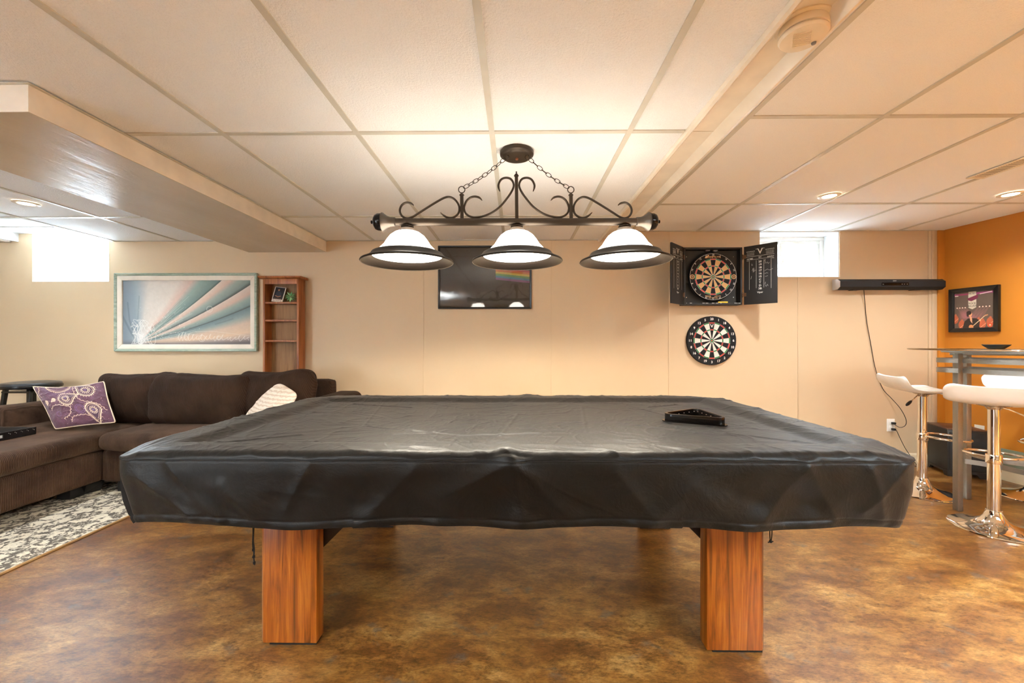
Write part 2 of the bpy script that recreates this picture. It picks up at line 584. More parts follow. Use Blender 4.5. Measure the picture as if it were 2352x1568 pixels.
for i in range(len(seams) - 1):
    a, b = seams[i], seams[i + 1]
    h = None
    for wn in (W1, W2):
        if wn[0] < b and wn[1] > a: h = wn
    if h is W2 or h is None: board(a, b, h)
    else:
        # the long painted stretch on the left has a window hole in the middle
        mb = MB().box((a, YB, .002), (W1[0], YB + .0075, ZT - .02)); mb.box((W1[1], YB, .002), (b - .0015, YB + .0075, ZT - .02))
        mb.box((W1[0], YB, .002), (W1[1], YB + .0075, W1[2])); mb.box((W1[0], YB, W1[3]), (W1[1], YB + .0075, ZT - .02))
        mb.build('wall_board', M['wall'], wall_back)
for s in seams[1:5]:
    x0 = s
    zt_ = W2[2] - .002 if W2[0] < s < W2[1] else (ZL if s < .8 else ZR) - .001
    mb = MB().box((x0 - .004, YB - .004, .11), (x0 + .008, YB + .001, zt_))
    mb.build('batten', M['wall'], wall_back, bevel=.0015)
mb = MB().box((at(2131, 700, YB).x, YB - .01, .11), (at(2150, 700, YB).x, YB, ZR))
mb.box((at(2137, 700, YB).x, YB - .016, .11), (at(2145, 700, YB).x, YB - .01, ZR))
structure(mb.build('trim_1', M['wall'], bevel=.002))
structure(MB().box((at(2150, 700, YB).x, YB - .02, 0.0), (XC + .03, YB, ZR)).build('trim_2', M['orange'], bevel=.002))

# window reveals, frames, panes
def window(n, wn, split=None, slider=True):
    x0, x1, z0, z1 = wn
    root = bpy.data.objects.new('window_%d' % n, None); COL.objects.link(root)
    root.location = ((x0 + x1) / 2, YB + .22, z0); structure(root)
    Yw = YB + .215
    t = .006
    m_ = MB()
    m_.box((x0, YB + .009, z0), (x1, Yw, z0 + t)); m_.box((x0, YB + .009, z1 - t), (x1, Yw, z1))
    m_.box((x0, YB + .009, z0 + t), (x0 + t, Yw, z1 - t)); m_.box((x1 - t, YB + .009, z0 + t), (x1, Yw, z1 - t))
    rest(m_.build('reveal', M['reveal']), root)
    fw = .035 if slider else .014
    m_ = MB()
    a, b, c, d = x0 + t, x1 - t, z0 + t, z1 - t
    y0, y1 = Yw - .03, Yw + .05
    m_.box((a, y0, c), (b, y1, c + fw * .4)); m_.box((a, y0, d - fw), (b, y1, d))
    m_.box((a, y0, c + fw * .4), (a + fw, y1, d - fw)); m_.box((b - fw, y0, c + fw * .4), (b, y1, d - fw))
    rest(m_.build('window_frame', M['white'], bevel=.003), root)
    if not slider:
        g = MB().box((a + fw - .004, Yw + .01, c + fw * .4 - .003), (b - fw + .004, Yw + .014, d - fw + .004)).build('pane', M['pane'])
        rest(g, root)
        return root
    mid = (a + b) / 2 if split is None else split
    for k, (p, q, yo) in enumerate(((a + fw, mid + .02, .02), (mid - .02, b - fw, 0.0))):
        zz0, zz1 = c + fw * .4, d - fw
        ya, yb = y0 + .012 + yo, y0 + .03 + yo
        s = .028
        m_ = MB()
        m_.box((p, ya, zz0), (q, yb, zz0 + s)); m_.box((p, ya, zz1 - s), (q, yb, zz1))
        m_.box((p, ya, zz0 + s), (p + s, yb, zz1 - s)); m_.box((q - s, ya, zz0 + s), (q, yb, zz1 - s))
        sash = rest(m_.build('sash', M['white'], bevel=.002), root)
        g = MB().box((p + s - .004, (ya + yb) / 2 - .002, zz0 + s - .004), (q - s + .004, (ya + yb) / 2 + .002, zz1 - s + .004)).build('pane', M['pane'])
        rest(g, root)
    m_ = MB().box((mid - .012, y0 - .008, z0 + .17), (mid + .006, y0 + .012, z0 + .24))
    m_.tube([(mid - .003, y0 - .006, z0 + .21), (mid - .003, y0 - .02, z0 + .215), (mid - .003, y0 - .022, z0 + .26)], .005)
    rest(m_.build('latch', M['white'], bevel=.002), root)
    return root
tg = NT('window_glass', 0.0, col=(0.95, 0.98, 1, 1))
tg.b.inputs['Transmission Weight'].default_value = 1.0
tg.b.inputs['IOR'].default_value = 1.01
M['pane'] = tg.m
window(1, W1, slider=False)
window(2, W2, at(1795, 600, YB + .2).x)
# corrugated well added outside the right window to hold back sky light
M['well'] = plain('added_well_metal', (226, 228, 230), 0.6)
pts = []
for k in range(49):
    a = PI * k / 48
    r_ = .62 + .012 * math.cos(a * 60)
    pts.append(((W2[0] + W2[1]) / 2 + r_ * math.cos(a) * 1.05, YB + .235 + r_ * math.sin(a)))
pts2 = [(((W2[0] + W2[1]) / 2) + (x - (W2[0] + W2[1]) / 2) * 1.02, YB + .235 + (y - YB - .235) * 1.02) for x, y in pts[::-1]]
mb = MB()
for k in range(48):
    q = [pts[k], pts[k + 1], pts2[47 - k], pts2[48 - k]]
    mb.prism(q, 2, 1.45, 2.40)
structure(mb.build('window_well', M['well']))
structure(MB().box((W2[0] - .3, YB + .225, 1.40), (W2[1] + .3, YB + .95, 1.45)).build('added_well_floor', M['well']))

# orange wall, left wall, front wall
def slab_between(p, q, z0, z1, th, side):
    d = Vector((q[0] - p[0], q[1] - p[1])).normalized()
    n = Vector((d.y, -d.x)) * side * th
    return [(p[0], p[1]), (q[0], q[1]), (q[0] + n.x, q[1] + n.y), (p[0] + n.x, p[1] + n.y)]
poly = slab_between((xr(YB), YB), (xr(YF), YF), 0, ZT, .2, -1)
wr = structure(MB().prism(poly, 2, 0.0, ZT).build('wall_right', M['orange']))
structure(MB().box((XL - .2, YF - .2, 0), (XL, YB, ZT)).build('wall_left', M['wall']))
mb = MB().box((XL - .2, YF - .2, 0), (-5.2, YF, ZT)); mb.box((-4.5, YF - .2, 0), (xr(YF) + .3, YF, ZT)); mb.box((-5.2, YF - .2, 2.02), (-4.5, YF, ZT))
structure(mb.build('wall_front', M['wall']))
# unseen open doorway added behind the viewpoint on the left for extra daylight
mb = MB()
for x0 in (-5.2, -4.55): mb.box((x0, YF - .16, .0), (x0 + .05, YF - .04, 2.02))
mb.box((-5.15, YF - .16, 1.97), (-4.55, YF - .04, 2.02))
structure(mb.build('added_doorway', M['reveal']))

# baseboards
def basepoly(): return [(0, 0), (0.014, 0), (0.014, .085), (.010, .092), (.006, .1), (0, .1)]
mb = MB().prism([(YB - y, z) for y, z in basepoly()], 0, XL, at(2131, 700, YB).x)
structure(mb.build('baseboard_back', M['base']))
ang = math.atan2(SK, 1.0)
MR = Matrix.Translation((XC, YB, 0)) @ Matrix.Rotation(ang, 4, 'Z')      # local -y runs along the orange wall, -x into the room
mb = MB().prism([(-y, z) for y, z in basepoly()], 1, -6.9, -.02, MR)
structure(mb.build('baseboard_right', M['base']))

# ------------------------------------------------------------------ ceilings
ceil = bpy.data.objects.new('ceiling', None); COL.objects.link(ceil); structure(ceil)
XS0, XS1 = 0.765, 0.93
RX0, RX1, RY0 = -4.70, -3.77, 3.31           # raised pocket above the left window
mb = MB()
mb.box((XL - .2, YF - .2, ZL + .16), (XS1 + .0, YB + .0, ZT)); mb.box((XS1, YF - .2, ZR + .05), (XC + 1.2, YB, ZT))
mb.build('ceiling_slab', M['slab'], ceil)
def tile(x0, x1, y0, y1, z, mat):
    g = .008
    m_ = MB()
    a, b, c, d = x0 + g, x1 - g, y0 + g, y1 - g
    m_.box((a, c, z + .004), (b, d, z + .018))
    return m_.build('ceiling_tile', mat, ceil, bevel=.0015, bseg=1)
colsL = [XL] + [-.11 - .61 * k for k in range(9, -1, -1)] + [.508, XS0]
colsL = [c for c in colsL if c >= XL]
rowsL = [YF, -1.835, -.615, .605, 1.825, 3.045, YB]
BX0, BX1, BY0 = -2.51, -1.78, 1.46
for i in range(len(colsL) - 1):
    for j in range(len(rowsL) - 1):
        x0, x1, y0, y1 = colsL[i], colsL[i + 1], rowsL[j], rowsL[j + 1]
        if x1 - x0 < .03: continue
        if j == len(rowsL) - 2 and x0 < RX1 - .05:      # near the pocket
            y1 = RY0
            if y1 - y0 < .05: continue
        tile(x0, x1, y0, y1, ZL, M['tile'])
tile(XL, RX0, RY0, YB, ZL, M['tile'])
bar_xL = [c for c in colsL[1:-1]]
def bar(mb_, x0, y0, x1, y1, z):
    mb_.box((x0, y0, z - .001), (x1, y1, z + .006))
    return mb_
for c in bar_xL:
    yend = RY0 if c < RX1 - .05 else YB
    MB().box((c - .012, YF, ZL - .001), (c + .012, yend, ZL + .007)).build('grid_bar', M['tbar'], ceil)
for r in rowsL[1:-1]:
    for i in range(len(colsL) - 1):
        MB().box((colsL[i] + .0125, r - .012, ZL - .0005), (colsL[i + 1] - .0125, r + .012, ZL + .0065)).build('grid_bar', M['tbar'], ceil)
MB().box((RX1 + .013, YB - .02, ZL), (XS0, YB - .001, ZL + .003)).build('wall_angle', M['tbar'], ceil)
# pocket
mb = MB()
mb.box((RX0, RY0, ZR - .003), (RX1, YB, ZR + .01)); mb.box((RX0 - .012, RY0 - .015, ZL), (RX1 - .0, RY0, ZR))
mb.box((RX1 - .012, RY0, ZL + .0), (RX1 + .0, YB, ZR)); mb.box((RX0 - .012, RY0, ZL), (RX0, YB, ZR))
structure(mb.build('ceiling_pocket', M['reveal']))
structure(MB().box((XL, 3.4, ZL - .005), (at(26, 540, 3.78).x, YB - .001, ZL + .072)).build('trim_3', M['reveal'], bevel=.003))

colsR = [1.06, 1.67, 2.28, 2.90, 3.52, 4.14, 4.8]
rowsR = [YF, -1.80, -.58, .64, 1.858, 3.035, YB]
for i in range(len(colsR) - 1):
    for j in range(len(rowsR) - 1):
        x0, x1, y0, y1 = colsR[i], colsR[i + 1], rowsR[j], rowsR[j + 1]
        lim = min(xr(y0), xr(y1))
        if x0 > lim: continue
        tile(x0, min(x1, xr(y0) + .02), y0, y1, ZR, M['tile_smooth'])
MB().box((XS1 + .024, YF, ZR + .004), (1.052, YB, ZR + .018)).build('filler_strip', M['tile_smooth'], ceil)
for c in colsR[:-1]:
    ye = YB if c < xr(YB) else YB - (c - XC) / SK
    MB().box((c - .012, YF, ZR - .001), (c + .012, ye, ZR + .007)).build('grid_bar', M['tbar'], ceil)
for r in rowsR[1:-1]:
    for i in range(len(colsR) - 1):
        x1 = min(colsR[i + 1] - .0125, xr(r))
        if x1 > colsR[i] + .02:
            MB().box((colsR[i] + .0125, r - .012, ZR - .0005), (x1, r + .012, ZR + .0065)).build('grid_bar', M['tbar'], ceil)
MB().box((XS1 + .04, YB - .02, ZR), (XC, YB - .001, ZR + .003)).build('wall_angle', M['tbar'], ceil)
# closing face of the step between the two ceilings
MB().box((XS1 + .001, YF, ZL + .0205), (XS1 + .0235, YB, ZR + .045)).build('step_face', M['trimwhite'], ceil)

# channel with mouldings between the ceilings
ch = bpy.data.objects.new('ceiling_channel', None); COL.objects.link(ch); structure(ch)
ZP = ZL + .02
for y0, y1 in ((YF, .6), (.604, 1.86), (1.864, YB)):
    MB().box((XS0 + .02, y0, ZP), (XS1, y1, ZP + .01)).build('channel_panel', M['trimwhite'], ch)
mo = [(0, 0), (.004, -.012), (.016, -.016), (.026, -.010), (.034, .004), (.044, .012), (.048, .02), (0, .02)]
MB().prism([(XS0 - .008 + a, ZL + b) for a, b in mo], 1, YF, YB).build('moulding', M['trimwhite'], ch, smooth=True)
MB().prism([(XS1 + .02 - a, ZL + b) for a, b in mo], 1, YF, YB).build('moulding', M['trimwhite'], ch, smooth=True)

# dropped beam on the left: painted sides, glossy underside
ZB = CAMZ + .836
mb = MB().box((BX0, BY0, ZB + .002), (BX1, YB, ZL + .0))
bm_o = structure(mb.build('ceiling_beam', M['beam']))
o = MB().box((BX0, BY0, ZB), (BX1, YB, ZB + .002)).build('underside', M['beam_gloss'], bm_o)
mb = MB().box((BX1 + .000, BY0 - .012, ZL - .004), (BX1 + .014, YB, ZL - .0012)); mb.box((BX0, BY0 - .012, ZL - .004), (BX1, BY0, ZL - .0012))
mb.build('edge_trim', M['tbar'], bm_o)

# ------------------------------------------------------------------ recessed lamps
def downlight(x, y, z, label, k=1.0, cone=150):
    t = thing('downlight', label, 'ceiling light', (x, y, z), group='recessed downlights')
    MB().lathe([(.040, -.001), (.043, -.006), (.058, -.008), (.066, -.004), (.067, 0), (.040, 0)], 40, close=False).build('trim_ring', M['ivory'], t, smooth=True)
    MB().lathe([(0, -.0025), (.040, -.0025), (.040, 0), (0, 0)], 32).build('lamp', M['downglow'], t)
    l = bpy.data.lights.new('downlight_beam', 'SPOT')
    l.energy = DOWN_W * k; l.color = WARM2; l.spot_size = math.radians(cone); l.spot_blend = 0.8; l.shadow_soft_size = .035
    lo = bpy.data.objects.new('downlight_beam', l); COL.objects.link(lo); lo.location = (0, 0, -.02); lo.parent = t
    return t
downlight(-3.33, 2.72, ZL, 'small round recessed downlight in the low ceiling left of the beam')
downlight(2.19, 2.86, ZR, 'lit round recessed downlight in front of the small slider window')
downlight(3.42, 2.84, ZR, 'lit round recessed downlight by the orange wall near the vent', 1.0)
for x, y, k, cone in ((-3.33, 0.3, 1.0, 150), (2.2, .3, 7.5, 100), (3.6, .3, 8.0, 100), (-3.3, -1.8, .8, 150), (2.2, -1.9, .8, 150)):  # added unseen fill downlights; the strong right pair brightens the right floor
    side = 'left' if x < 0 else ('right' if x < 3 else 'far right by the orange wall')
    downlight(x, y, ZL if x < .8 else ZR, 'added fill downlight outside the picture, ' + ('beside the viewpoint, ' if y > 0 else 'well behind the viewpoint, ') + side, k, cone)

# ================================================================== POOL TABLE
tb = thing('pool_table', 'pool table on four square golden-brown wooden legs, hidden under a black cover', 'pool table', (0, 1.87, 0))
LEGY = 1.49
def leg(sx, y0, x_in, x_out, depth):
    """board leg with an inner bevel and a return behind the outer edge"""
    s = sx
    th = .055
    c = .012
    d = depth
    a, b = x_in, x_out + s * .008
    poly = [(b, y0 + c), (b - s * c, y0), (a, y0), (a, y0 + d), (b - s * .055, y0 + d), (b - s * .055, y0 + .2 * d / .055), (b, y0 + .2 * d / .055)]
    m_ = MB().prism(poly, 2, .012, .60)
    o_ = m_.build('leg', M['legwood'], bevel=.0015)
    return rest(o_, tb)
yl = 1.495
leg(-1, yl, at(727, 1400, yl).x, at(602, 1400, yl).x, .055)
leg(1, yl - .02, at(1624, 1400, yl - .02).x, at(1753, 1400, yl - .02).x, .055)
leg(-1, 2.45, -.74, -.93, .05)
leg(1, 2.45, .74, .93, .05)
for sx in (-1, 1):
    for y0 in ((yl if sx < 0 else yl - .02), 2.45):
        xa, xb = (.715, .895) if sx > 0 else (-.92, -.745)
        if y0 > 2: xa, xb = (.75, .93) if sx > 0 else (-.93, -.75)
        rest(MB().box((xa, y0 + .008, 0), (xb, y0 + .05, .0125)).build('leveller_pad', M['blackpad']), tb)
    # gusset board between leg and body
    y = yl + .075
    x0, x1 = sx * .70, sx * .30
    rest(MB().prism([(sx * .86, .22), (sx * .86, .60), (sx * .48, .60), (sx * .75, .33)], 1, y, y + .02).build('gusset', M['darkwood']), tb)
    rest(MB().box((min(sx * .80, sx * .84), y + .02, .33), (max(sx * .80, sx * .84), 2.36, .60)).build('side_beam', M['darkwood']), tb)
rest(MB().box((-1.10, 1.33, .60), (1.10, 2.44, .745)).build('table_body', M['darkwood']), tb)
rest(MB().box((-1.13, 1.30, .745), (1.13, 2.46, .765)).build('playing_bed', M['blackpad']), tb)

# ---- black vinyl cover
HX, Y0, Y1 = 1.238, 1.212, 2.52
CX, CY, HY = -0.010, (Y0 + Y1) / 2, (Y1 - Y0) / 2
nx, ny = 620, 360
RC = .085
def round_map(x, y):
    ax, ay = np.abs(x), np.abs(y)
    a = (ax - (HX - RC)) / RC; b = (ay - (HY - RC)) / RC
    inc = (a > 0) & (b > 0)
    m = np.maximum(a, b); L = np.hypot(a, b) + 1e-9
    k = np.where(inc, m / L, 1)
    xx = np.where(inc, np.sign(x) * (HX - RC + a * k * RC), x)
    yy = np.where(inc, np.sign(y) * (HY - RC + b * k * RC), y)
    return xx, yy
gx = np.linspace(-HX, HX, nx); gy = np.linspace(-HY, HY, ny)
X, Y = np.meshgrid(gx, gy)
X, Y = round_map(X, Y)
def sstep(a, b, t):
    t = np.clip((t - a) / (b - a), 0, 1); return t * t * (3 - 2 * t)
E = np.minimum(HX - np.abs(X), HY - np.abs(Y))                 # distance to the edge
Z = .797 - .018 * sstep(.105, .19, E) - .016 * (1 - np.clip(E / .026, 0, 1)) ** 2
Z -= .026 * np.exp(-((HX - np.abs(X)) ** 2 + (HY - np.abs(Y)) ** 2) / .085 ** 2)
bed = sstep(.10, .17, E)
wx = X * 3 + 1.3 * fbm(X * 2 + 5, Y * 2, 3); wy = Y * 3 + 1.3 * fbm(X * 2, Y * 2 + 9, 4)
Z += .003 * (fbm(wx * 1.3 + 20, wy * 1.6 + 20, 11) - .5) * 2 * (.35 + .65 * bed)
cr = .7 * ridged(wx * 1.1 + 30, wy * 2.6 + 30, 21, 9) + .6 * ridged(wx * 2.4 + 30 + wy, wy * 1.4 + 41, 22, 10) + .5 * ridged(wx * 5 + 30 - wy, wy * 4 + 41, 23, 8)
Z += .0026 * cr * (.4 + .6 * sstep(-.1, .5, fbm(X * 1.5 + 40, Y * 1.5 + 40, 31)))
# fine gathers along the front and back rails
rail = 1 - sstep(.0, .15, E)
Z += rail * .0035 * (fbm(X * 22 + 30, Y * 5 + 30, 41, 3) - .5)
Z += rail * .005 * ridged(X * 5 + 40 + Y * 3, Y * 6 + 50, 43, 4)
# a tented fold at the middle of the long rails and creases running in from them
Z += .012 * np.exp(-((X + .02) / .035) ** 2) * (1 - sstep(.0, .17, E)) * (Y < 0)
Z += .010 * np.exp(-((X - .08) / .05) ** 2) * (1 - sstep(.0, .16, E)) * (Y > 0)
for (a, b, c, d, h, s) in ((-.20, -.35, .10, -.30, .005, .012), (-.05, -.35, .02, .1, .004, .010), (-.9, .4, -.55, .28, .006, .012), (-.75, .45, -.62, -.2, .003, .008), (.28, -.3, .36, .3, .003, .010),
                           (.9, .4, .72, .3, .007, .015), (.6, .45, .82, -.25, .003, .010), (-1.05, -.5, -.8, -.35, .006, .012), (1.05, -.48, .82, -.3, .006, .014), (-.6, -.2, -.2, -.34, .004, .010), (.45, -.1, .7, -.3, .004, .010)):
    D = seg_dist(X, Y, (a, b), (c, d))
    Z += .6 * h * np.exp(-(D / (s * .75)) ** 2)
TOP = np.stack([X + CX, Y + CY, Z], -1)
# skirt: follow the boundary loop of the grid
bi = [(0, i) for i in range(nx)] + [(j, nx - 1) for j in range(1, ny)] + [(ny - 1, i) for i in range(nx - 2, -1, -1)] + [(j, 0) for j in range(ny - 2, 0, -1)]
J = np.array([b[0] for b in bi]); I = np.array([b[1] for b in bi])
B = TOP[J, I]
nb = len(B)
tan = np.roll(B, -1, 0) - np.roll(B, 1, 0)
tan = np.stack([sum(np.roll(tan[:, k], s) for s in range(-8, 9)) for k in range(3)], -1)
tan[:, 2] = 0; tan /= np.linalg.norm(tan, axis=1)[:, None]
nrm = np.stack([tan[:, 1], -tan[:, 0], np.zeros(nb)], -1)
arc = np.concatenate([[0], np.cumsum(np.linalg.norm(np.diff(B[:, :2], axis=0), axis=1))])
rows = 74
SK_ = np.zeros((rows, nb, 3))
px_, py_ = B[:, 0], B[:, 1]
corner = np.exp(-((HX - np.abs(px_)) ** 2 + (HY - np.abs(py_ - CY)) ** 2) / .05 ** 2)
zb = .565 + .010 * np.sin(px_ * 2.3 + 1.0) + .006 * np.sin(arc * 9)
zb = zb + np.where(py_ < CY - HY * .9, .018 * np.exp(-((px_ + 1.0) / .25) ** 2) - .004 * (np.abs(px_) < .5), 0)
U = np.linspace(0, 1, rows)[1:]
creases = [(-1.14, .72, -.98, .60, .011, .014), (-1.05, .765, -.90, .585, .008, .011), (-.88, .70, -.80, .60, .008, .012), (-.62, .76, -.70, .62, .007, .012), (-.30, .75, -.45, .60, .008, .018), (-.03, .765, -.22, .66, .012, .020),
           (.0, .765, .16, .60, .012, .022), (-.01, .77, .02, .60, .010, .020), (.30, .74, .42, .59, .007, .016), (.52, .70, .40, .58, .007, .014), (.86, .76, .74, .60, .009, .016), (.86, .76, .96, .60, .009, .014), (1.05, .75, 1.10, .60, .009, .014), (1.16, .77, 1.04, .62, .008, .012)]
s_arc = arc / arc[-1]
for k in range(rows):
    u = 0 if k == 0 else U[k - 1]
    z0 = B[:, 2]
    zz = z0 * (1 - u) + zb * u
    off = -.020 * u * np.ones(nb) - .026 * u * np.exp(-((HX - np.abs(px_ - CX)) ** 2 + (HY - np.abs(py_ - CY)) ** 2) / .16 ** 2) + .007 * np.sin(min(u * 4, 1) * PI / 2)
    fold = (fbm(arc * 3.2 + zz * 5 + 10, zz * 3 + 5, 61, 3) - .5) * .040 + (vnoise(arc * 9 - zz * 9 + 10, zz * 4 + 9, 66) - .5) * .012
    off += fold * sstep(.12, .7, np.full(nb, u))
    off += .016 * corner * sstep(.05, .5, np.full(nb, u)) * (np.sin(arc * 40) * .3 + .4)
    front = (py_ < CY - HY + RC * .5)
    for (xa, za, xb_, zb_, h, s) in creases:
        D = seg_dist(px_, zz, (xa, za), (xb_, zb_))
        off += np.where(front, .75 * h * np.exp(-(D / (s * 1.7)) ** 1.4), 0)
    off += .0020 * ridged(arc * 3 + zz * 5 + 20, zz * 5 + 8, 71, 2) * sstep(.1, .3, np.full(nb, u))
    # seam under the top edge, hem at the bottom
    off += .0012 * np.exp(-((zz - .775) / .003) ** 2) - .0015 * np.exp(-((zz - .770) / .003) ** 2)
    off += -.0022 * np.exp(-((zz - zb - .024) / .003) ** 2) + .0014 * np.exp(-((zz - zb - .010) / .008) ** 2) * (1 + (vnoise(arc * 45, arc * 0, 77) - .5) * 2)
    if k == 0: off = off * 0
    P = B + nrm * off[:, None]
    P[:, 2] = zz
    SK_[k] = P
me = bpy.data.meshes.new('table_cover')
topv = TOP.reshape(-1, 3); skv = SK_[1:].reshape(-1, 3)
V = np.concatenate([topv, skv])
idx = np.arange(ny * nx).reshape(ny, nx)
q1 = np.stack([idx[:-1, :-1], idx[:-1, 1:], idx[1:, 1:], idx[1:, :-1]], -1).reshape(-1, 4)
sid = np.concatenate([idx[J, I][None], (len(topv) + np.arange((rows - 1) * nb)).reshape(rows - 1, nb)])
sn = np.roll(sid, -1, 1)
q2 = np.stack([sid[:-1], sid[1:], sn[1:], sn[:-1]], -1).reshape(-1, 4)
Q = np.concatenate([q1, q2])
me.vertices.add(len(V)); me.vertices.foreach_set('co', V.astype(np.float32).ravel())
me.loops.add(Q.size); me.loops.foreach_set('vertex_index', Q.astype(np.int32).ravel())
me.polygons.add(len(Q)); me.polygons.foreach_set('loop_start', np.arange(0, Q.size, 4, dtype=np.int32))
me.polygons.foreach_set('use_smooth', np.ones(len(Q), dtype=bool))
me.update(calc_edges=True)
me.materials.append(M['vinyl'])
cover = bpy.data.objects.new('table_cover', me); COL.objects.link(cover)
tag(cover, 'wrinkled black vinyl cover fitted over the pool table', 'table cover')
print('cover verts', len(V))
# stitched seam and draw cords
mb = MB()
row = int(np.argmin(np.abs(SK_[:, nx // 2, 2] - .766)))
ring_pts = []
for k in range(0, nb, 6):
    zc = SK_[:, k, 2]; r_ = int(np.argmin(np.abs(zc - .772)))
    ring_pts.append(SK_[r_, k] + nrm[k] * .0006)
mb.tube(ring_pts, .0016, 5, closed=True)
mb.build('seam', M['seam'], cover)
def drawcord(pts, r=.0018):
    mb = MB(); mb.tube(smooth_path(pts, 5), r, 6); return mb
yc = 1.40
p = [at(583, 1175, yc), at(583, 1215, yc), at(582, 1240, yc), at(584, 1262, yc), at(583, 1280, yc), at(585, 1297, yc)]
mb = drawcord(p, .0022)
p2 = [at(580, 1175, yc), at(581, 1220, yc), at(580, 1250, yc), at(583, 1270, yc), at(580, 1280, yc)]
mb.tube(smooth_path(p2, 5), .0018, 6)
for q_ in (at(582, 1262, yc), at(583, 1278, yc), at(584, 1292, yc)):
    mb.lathe([(0, -.006), (.004, -.004), (.0045, .003), (0, .006)], 8, Matrix.Translation(q_))
mb.build('draw_cord', M['seam'], cover, smooth=True)
p = [at(1768, 1180, yc), at(1768, 1225, yc), at(1770, 1243, yc), at(1773, 1225, yc), at(1773, 1180, yc)]
mb = drawcord(p, .0018)
mb.lathe([(0, -.006), (.005, -.003), (.005, .003), (0, .006)], 8, Matrix.Translation(at(1770, 1243, yc)))
mb.tube([at(1764, 1245, yc), at(1776, 1243, yc)], .002, 6)
mb.build('draw_cord', M['seam'], cover, smooth=True)

# ---- triangle rack on the cover
rz = .7865
A, Bp = at(1526, 965, 1.76), at(1665, 979, 1.655)
A.z = Bp.z = rz
mid = (A + Bp) / 2; d = (Bp - A); side = d.length; nrm2 = Vector((-d.y, d.x, 0)).normalized()
C_ = mid + nrm2 * side * .866
cen = (A + Bp + C_) / 3
rk = thing('triangle_rack', 'black plastic triangle ball rack lying on the covered pool table', 'ball rack', cen)
def tri_loop(r, rad, z):
    pts = []
    cs = [cen + (p - cen).normalized() * r for p in (A, Bp, C_)]
    for k in range(3):
        v = (cs[k] - cen).normalized()
        a0 = math.atan2(v.y, v.x)
        cc = cs[k] - v * rad
        for j in range(7):
            a = a0 - PI / 3 + 2 * PI / 3 * j / 6
            pts.append(Vector((cc.x + rad * math.cos(a), cc.y + rad * math.sin(a), z)))
    return pts
def wall_loop(mb, r0, rad0, r1, rad1, z0, z1):
    o, i_ = tri_loop(r0, rad0, 0), tri_loop(r1, rad1, 0)
    n = len(o); vs = []
    for L_, z in ((o, z0), (o, z1), (i_, z1), (i_, z0)):
        vs += [(p.x, p.y, z) for p in L_]
    fs = []
    for a in range(4):
        b = (a + 1) % 4
        for k in range(n):
            k2 = (k + 1) % n
            fs.append((a * n + k, a * n + k2, b * n + k2, b * n + k))
    mb.add(vs, fs)
    return mb
R = side / math.sqrt(3)
mb = wall_loop(MB(), R * .97, .03, R * .97 - .012, .022, rz + .003, rz + .034)
rest(mb.build('rack_wall', M['blackplastic'] if 'blackplastic' in M else M['bronze_dark'], smooth=True, bevel=.001), rk)
mb = wall_loop(MB(), R * 1.06, .03, R * .97 - .012, .022, rz, rz + .004)
rest(mb.build('base_flange', M['bronze_dark'], smooth=True), rk)
cs = [cen + (p - cen).normalized() * (R * .97 - .035) for p in (A, Bp, C_)]
for k in (1, 2):
    a, b = cs[k], cs[(k + 1) % 3]
    nn = ((a + b) / 2 - cen).normalized()
    off = (A + Bp).length * 0
    for t in np.linspace(.05, .95, 5):
        p = a.lerp(b, t); pp = p + nn * 0.004
        rest(MB().lathe([(0, -.0015), (.003, 0), (0, .0015)], 8, Matrix.Translation(Vector((pp.x, pp.y, rz + .026)))).build('stud', M['chrome']), rk)

# ================================================================== BILLIARD LAMP
LY, LZ = 1.965, CAMZ + (784 - 509.5) * 1.965 / F
lx = at(1187, 500, LY).x
LS = 1.965 / F / 3.095                  # metres per pixel of the enlarged crop
lamp = thing('billiard_lamp', 'dark bronze scrollwork billiard lamp hanging on chains with three lit white bell shades', 'pendant lamp', (lx, LY, LZ), math.radians(2.2))
lamp.rotation_euler = (0, math.radians(-.55), math.radians(2.2))
def L(x, y):                             # crop pixel -> local point in the lamp's plane
    return Vector(((x - 1194) * LS, 0, (592 - y) * LS))
hb = .586
Mx = Matrix.Rotation(PI / 2, 4, 'Y')
mb = MB().lathe([(.0178, -hb), (.0178, hb)], 32, Mx)
mb.build('bar', M['bronze'], lamp, smooth=True)
for sx in (-1, 1):
    Mk = Matrix.Rotation(sx * PI / 2, 4, 'Y')
    MB().lathe([(.019, hb - .004), (.0225, hb), (.0225, hb + .006), (.023, hb + .02), (.029, hb + .036), (.038, hb + .048), (.044, hb + .055), (.045, hb + .060), (.041, hb + .063), (.038, hb + .062)], 36, Mk, close=False).build('end_cup', M['bronze_light'], lamp, smooth=True)
    MB().lathe([(.041, hb + .060), (.0415, hb + .066), (.041, hb + .080), (.035, hb + .093), (.022, hb + .101), (.008, hb + .104), (.004, hb + .106), (.008, hb + .109), (.008, hb + .114), (0, hb + .117)], 32, Mk).build('end_knob', M['bronze_dark'], lamp, smooth=True)
s1 = [(468, 475), (450, 461), (415, 455), (385, 472), (370, 505), (375, 535), (395, 558), (425, 566), (460, 555), (500, 530), (560, 492), (620, 455), (680, 422), (720, 415), (755, 432), (780, 465), (788, 500), (778, 535), (745, 560), (710, 562), (680, 548), (655, 525)]
s2 = [(950, 440), (930, 420), (900, 412), (870, 418), (842, 440), (825, 475), (822, 500), (832, 530), (860, 552), (900, 560), (960, 550), (1020, 525), (1080, 480), (1130, 420), (1160, 375), (1174, 340), (1170, 310), (1150, 285), (1115, 279), (1085, 292), (1067, 325), (1067, 350), (1076, 376)]
